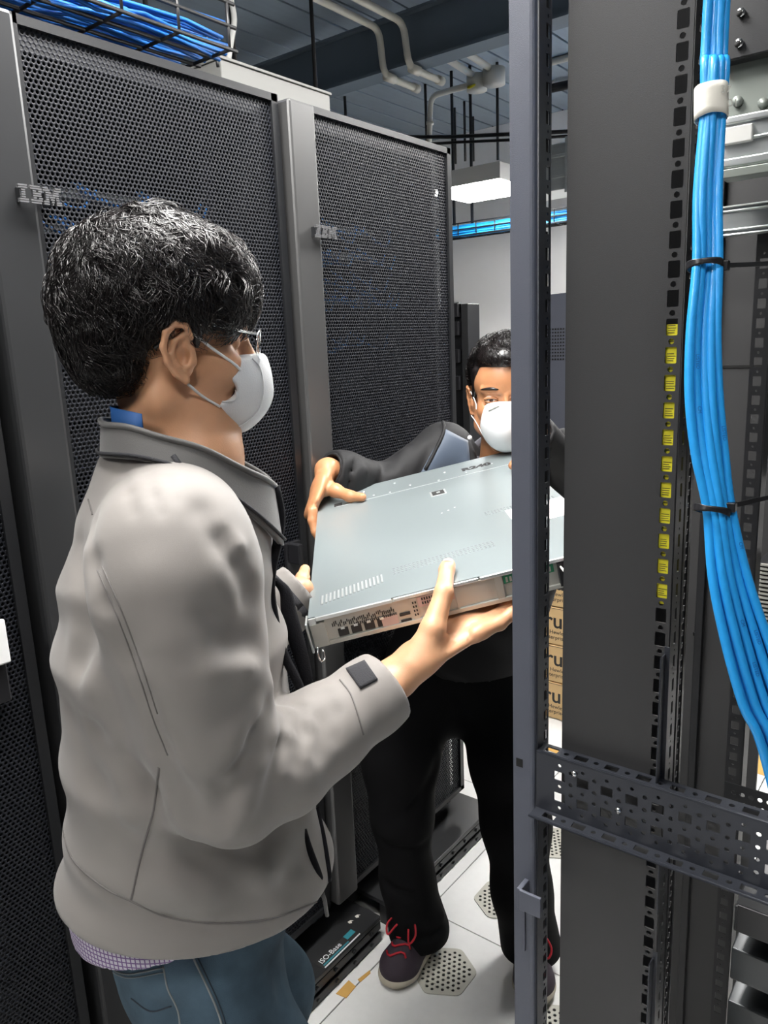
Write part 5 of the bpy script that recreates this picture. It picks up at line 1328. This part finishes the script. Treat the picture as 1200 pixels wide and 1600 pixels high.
for s_ in (-1, 1):
    ec = H2(.0725, s_*.032, .020)
    Ee = Field().ell(ec, (.0132, .0132, .0132), None, 0)
    def ball(name, c, r, m_, n=12):
        bm = bmesh.new(); bmesh.ops.create_uvsphere(bm, u_segments=n, v_segments=n//2+2, radius=r); me = bpy.data.meshes.new(name); bm.to_mesh(me); bm.free(); o = link(name, me, m2, m_, True); o.location = l2c(c); return o
    ball('eye', ec+(H2(1, 0, 0)-H2(0, 0, 0))*.0020, .0128, 'eyew'); ball('iris', ec+(H2(1, 0, 0)-H2(0, 0, 0))*.0098+UZ*-.0012, .0058, 'eyeb')
    up_l = [H2(.0852-.0045*abs(t), s_*(.032+.0145*t), .0205+.0036*(1-t*t)) for t in np.linspace(-1, 1, 9)]
    lo_l = [H2(.0848-.0045*abs(t), s_*(.032+.0145*t), .0178-.0030*(1-t*t)) for t in np.linspace(-1, 1, 9)]
    tube('eyelid', [l2c(p) for p in up_l], .0032, 'skin2', m2, 8); tube('eyelid', [l2c(p) for p in lo_l], .0028, 'skin2', m2, 8)
    tube('eyelashes', [l2c(p-UZ*.0026+f2*.0018) for p in up_l], .0008, 'hairm', m2, 5)
    br = [H2(.092-.008*abs(t+.3)**1.5, s_*(.034+.020*t), .0415+.0035*(1-t*t)) for t in np.linspace(-1, 1, 9)]
    br = B2.project(np.array(br), 3, .0004); tube('eyebrow', [l2c(p) for p in br], [.0008, .0022, .003, .0032, .0032, .003, .0026, .002, .0008], 'hairm', m2, 6)
# --- jacket
J2 = Field()
J2.loft([(at(786, 770, 1.92), (.165, .095)), (at(780, 840, 1.95), (.175, .125)), (at(745, 960, 1.96), (.170, .135)), (at(716, 1040, 1.96), (.172, .138))], l2_, .04, .05)
J2.limb(nb2-UZ*.005, at(786, 775, 1.92), l2_, (.085, .066), (.15, .09), .05)
for S_ in (SR2, SL2): J2.cap(nb2-UZ*.045, S_, .062, .066, .05)
for a_, b_, ra, rb in ((SR2, ER2, .066, .060), (ER2, WR2*.75+ER2*.25, .058, .050), (WR2*.75+ER2*.25, WR2, .050, .044), (SL2, EL2, .066, .060), (EL2, WL2, .058, .045)): J2.cap(a_, b_, ra, rb, .025)
for W_, E_ in ((WR2, ER2), (WL2, EL2)):
    d_ = nrm(W_-E_); J2.sub(Field().limb(W_-d_*.004, W_+d_*.12, UZ, (.08, .08), (.08, .08), 0, 'u', .002), .004); J2.sub(Field().limb(W_-d_*.03, W_+d_*.1, UZ, (.036, .036), (.036, .036), 0, 'u', .003), .004)
J2.sub(Field().limb(nb2+UZ*.0+f2*.014, nb2+UZ*.16, l2_, (.066, .078), (.09, .10), 0), .012)
# open front: V down from the neck
J2.sub(Field().limb(nb2+f2*.085-UZ*.01, nb2+f2*.15-UZ*.26, l2_, (.060, .040), (.050, .045), 0), .012)
for p, w_, a_ in (([(688, 655), (672, 700), (655, 740)], .012, .006), ([(650, 672), (632, 705), (620, 745)], .014, -.006), ([(620, 690), (600, 725), (590, 760)], .012, .007), ([(590, 705), (570, 735), (560, 770)], .010, -.006), ([(560, 716), (548, 740), (545, 765)], .009, .006), ([(640, 690), (600, 700), (560, 722)], .012, .004)):
    q = [v_ for v_ in (J2.march(x, y, 1., 2.6) for x, y in p) if v_ is not None]
    if len(q) > 1: J2.fold(q, w_, a_)
sdfobj('jacket', J2, [(A3((-1.55, 1.0, .72)), A3((-.30, 2.15, 1.50)), .0075)], 'blackj', m2)
tube('cuff_edge', [l2c(WR2-nrm(WR2-ER2)*.008+(np.cross(nrm(WR2-ER2), UZ)*math.cos(a_)+np.cross(nrm(WR2-ER2), np.cross(nrm(WR2-ER2), UZ))*math.sin(a_))*.0415) for a_ in np.linspace(0, 2*PI, 25)], .0035, 'blackj', m2, 6, caps=False)
# shirt and navy lining inside the opening
Q2 = Field(); Q2.limb(nb2-UZ*.045, at(782, 840, 1.93), l2_, (.10, .085), (.15, .112), 0); Q2.limb(nb2+UZ*.015, nb2-UZ*.06, l2_, (.068, .066), (.10, .085), .03)
Q2.sub(Field().limb(nb2-UZ*.0+f2*.012, nb2+UZ*.16, l2_, (.062, .072), (.09, .10), 0), .006)
sdfobj('shirt', Q2, [(nb2-A3((.22, .22, .34)), nb2+A3((.22, .22, .08)), .007)], 'polo', m2)
U2 = Field(); U2.ops = list(J2.ops)
def flap(name, quad, m_, off, th, FF=None):
    return patch(name, FF or J2, quad, 10, 10, th, m_, m2, off, d0=1.2, d1=2.6)
flap('lining', [(696, 672), (730, 690), (736, 730), (655, 742)], 'navy', .003, .003)
seam('lining_edge', J2, [(688, 652), (694, 672), (683, 700), (664, 735)], .0045, 'blackj', m2, .004, d0=1.2, d1=2.6)
for k in range(0): seam('lining_rib', J2, [(664+k*2-k*3, 702+k*6), (682-k*4.5, 706+k*6)], .0010, 'navy', m2, .006, d0=1.2, d1=2.6)
cv = [at(x, y, d) for x, y, d in ((690, 650, 1.86), (712, 655, 1.83), (733, 662, 1.80), (742, 672, 1.79), (744, 690, 1.785))]
def ribbon(name, a_, b_, m_, th, par, LL):
    V = []
    for p, q in zip(a_, b_): V += [tuple(np.array(p)-LL), tuple(np.array(q)-LL)]
    me = bpy.data.meshes.new(name); me.from_pydata(V, [], [(2*i, 2*i+2, 2*i+3, 2*i+1) for i in range(len(a_)-1)]); me.update(); o = link(name, me, par, m_, True); o.modifiers.new('s', 'SOLIDIFY').thickness = th; return o
cr2 = [nb2+f2*(.068*math.cos(t))+l2_*(-.070*math.sin(t))+UZ*(.012-.035*math.cos(t)) for t in np.linspace(.25, PI*2-.25, 26)]
ribbon('collar', [p-UZ*.012+(p-nb2)*.18 for p in cr2], [p+UZ*.034+(p-nb2)*.10 for p in cr2], 'polo', .005, m2, L2)
cr3 = [nb2+f2*(.085*math.cos(t))+l2_*(-.095*math.sin(t))+UZ*(-.005-.045*math.cos(t)) for t in np.linspace(.55, PI*2-.55, 26)]
ribbon('jacket_collar', [p-UZ*.02+(p-nb2)*.15 for p in cr3], [p+UZ*.030+(p-nb2)*.05 for p in cr3], 'blackj', .006, m2, L2)
bt = at(734, 684, 1.775); ball('button', bt, .0055, 'white')
# --- trousers
P2 = Field()
P2.limb(pel2+UZ*.06, pel2-UZ*.09, l2_, (.150, .112), (.175, .125), .05)
P2.loft([(HR-UZ*.04, (.098, .098)), (at(626, 1190, 1.91), (.090, .094)), (KR, (.072, .078)), (at(636, 1370, 1.93), (.062, .066)), (AR-UZ*.035, (.078, .078))], l2_, .04)
P2.loft([(HL-UZ*.04, (.098, .098)), (at(792, 1190, 1.87), (.085, .09)), (KL, (.078, .082)), (at(815, 1390, 1.85), (.066, .07)), (AL-UZ*.04, (.074, .074))], l2_, .04)
P2.plane((0, 0, .045), (0, 0, -1), .01)
for p, w_, a_ in (([(600, 1380), (640, 1400), (688, 1390)], .014, .010), ([(598, 1425), (640, 1445), (690, 1430)], .013, -.008), ([(605, 1445), (650, 1470), (688, 1455)], .010, .008), ([(640, 1050), (620, 1150), (630, 1250)], .02, -.006), ([(680, 1200), (650, 1260), (600, 1290)], .018, .007), ([(590, 1310), (630, 1330), (665, 1320)], .014, .006), ([(700, 1060), (720, 1120), (770, 1170)], .02, .006)):
    q = [v_ for v_ in (P2.march(x, y, 1., 2.6) for x, y in p) if v_ is not None]
    if len(q) > 1: P2.fold(q, w_, a_)
sdfobj('trousers', P2, [(A3((-1.5, 1.0, 0)), A3((-.4, 2.0, 1.0)), .008)], 'blackt', m2)
# --- shoes
def shoe(t_, h_, n):
    d = nrm(t_-h_); s_ = np.cross(UZ, d); t0 = t_-d*.010; c_ = t_*.5+h_*.5
    Sh = Field(); bl_ = t0-d*.045; 
    Sh.limb(h_+d*.035+UZ*.038, bl_+UZ*.032, s_, (.036, .036), (.046, .032), .02); Sh.ell(bl_+UZ*.034+d*.004, (.052, .044, .034), np.stack([d, s_, UZ], 1), .02)
    Sh.limb(h_+d*.04+UZ*.045, h_+d*.065+UZ*.095, s_, (.036, .036), (.038, .040), .02); Sh.cap(h_+d*.08+UZ*.075, bl_+UZ*.05, .034, .022, .03)
    Sh.plane(A3((0, 0, .022)), (0, 0, -1), .003)
    lo, hi = c_-A3((.22, .22, 0)), c_+A3((.22, .22, .16)); lo[2] = 0
    o = sdfobj('shoe', Sh, [(lo, hi, .004)], 'shoe', m2)
    So = Field(); So.limb(h_+d*.036+UZ*.020, bl_+UZ*.020, s_, (.040, .020), (.050, .020), .01); So.ell(bl_+UZ*.020+d*.006, (.056, .049, .020), np.stack([d, s_, UZ], 1), .01); So.ell(t0+UZ*.026-d*.010, (.018, .026, .014), np.stack([d, s_, UZ], 1), .008)
    So.plane(A3((0, 0, .002)), (0, 0, -1), .002); So.plane(A3((0, 0, .031)), (0, 0, 1), .003)
    hi2 = hi.copy(); hi2[2] = .05
    V_, Q_ = So.mesh(lo, hi2, .004); o2 = fromnp('sole', V_-L2, Q_, o, 'sole', True)
    # laces
    for k in range(5):
        u = .06+.020*k; y0 = h_+d*(.075+.022*k); P = [y0+s_*w_+UZ*(.2) for w_ in np.linspace(-.024, .024, 7)]
        P = np.array([p+d*.010*math.sin(i) for i, p in enumerate(P)]); P[:, 2] = .10-.008*k
        P = Sh.project(P, 5, .003); tube('lace', [l2c(p) for p in P], .0028, 'lace', o, 6)
    kn = Sh.project(np.array([h_+d*.085+UZ*.11]), 5, .006)[0]
    for sg in (-1, 1):
        lp_ = [kn, kn+s_*sg*.022+d*.012+UZ*.012, kn+s_*sg*.040+d*.035-UZ*.006, kn+s_*sg*.030+d*.050-UZ*.022, kn+s_*sg*.016+d*.028-UZ*.004, kn]
        tube('lace_bow', [l2c(p) for p in spline(lp_, 5)], .0026, 'lace', o, 6)
    tg_ = [h_+d*.055+UZ*.09+s_*w_ for w_ in (-.02, 0, .02)]
    tube('collar_lining', [l2c(h_+d*(.055+.036*math.cos(a_))+s_*(.034*math.sin(a_))+UZ*(.088)) for a_ in np.linspace(0, 2*PI, 17)], .006, 'lace', o, 6, caps=False)
shoe(toeR, heelR, 0); shoe(toeL, heelL, 1)
# --- mask, hair
K5 = Field()
K5.ell(H2(.066, 0, -.032), (.056, .058, .066), R2, 0); K5.ell(H2(.094, 0, -.034), (.034, .032, .050), R2, .03); K5.cap(H2(.100, 0, .004), H2(.112, 0, -.04), .013, .014, .03)
cut = Field(); cut.ell(H2(.0, 0, .0), (.072, .2, .052), R2, 0); cut.ell(H2(.0, 0, -.020), (.080, .2, .030), R2, .03)
K5.sub(cut, .006); K5.plane(H2(.04, 0, .003), R2@A3((-.25, 0, 1)), .008); K5.plane(H2(.022, 0, -.05), R2@A3((-1, 0, -.2)), .006); K5.plane(H2(.05, 0, -.094), R2@A3((-.35, 0, -1)), .012)
sdfobj('face_mask', K5, [(O2+A3((-.16, -.17, -.15)), O2+A3((.17, .16, .08)), .0035)], 'maskm', m2)
seam('mask_seam', K5, [(742, 640), (760, 634), (775, 630), (790, 628)], .0012, 'maskm', m2, .0003, d0=1.2)
box_ = seam('nose_wire', K5, [(764, 642), (780, 634)], .0022, 'lidb', m2, .0003, d0=1.2)
for s_ in (-1, 1):
    strap('ear_loop', H2(.004, s_*.080, .026), H2(.056, s_*.058, -.006), B2, m2, L2, .0012)
    strap('ear_loop', H2(.0, s_*.078, -.028), H2(.036, s_*.050, -.068), B2, m2, L2, .0012)
H5 = Field()
H5.ell(H2(-.026, 0, .066), (.100, .082, .080), R2, 0); H5.ell(H2(.030, 0, .104), (.060, .064, .034), R2, .02); H5.ell(H2(-.05, 0, .0), (.05, .066, .06), R2, .03)
H5.cap(H2(.040, -.062, .075), H2(.014, -.072, .010), .012, .005, .01); H5.cap(H2(.040, .062, .075), H2(.014, .072, .010), .012, .005, .01)
H5.sub(Field().ell(H2(.0, -.105, -.006), (.030, .035, .040), R2, 0), .008); H5.sub(Field().ell(H2(.0, .105, -.006), (.030, .035, .040), R2, 0), .008)
sdfobj('hair', H5, [(O2+A3((-.18, -.18, -.10)), O2+A3((.18, .18, .19)), .005)], 'hairm', m2)
strands('hair_strands', H5, H2, R2, m2, 3500, 31, lambda q, r_: .016+.008*r_.random(len(q)), .0006, .3, lambda q: (q[:, 2] > .078+q[:, 0]*.22) | ((q[:, 0] < .0) & (q[:, 2] > .0)), lambda q, r_: A3((.6, 0, .2))+q*3, 5, .2, .008)
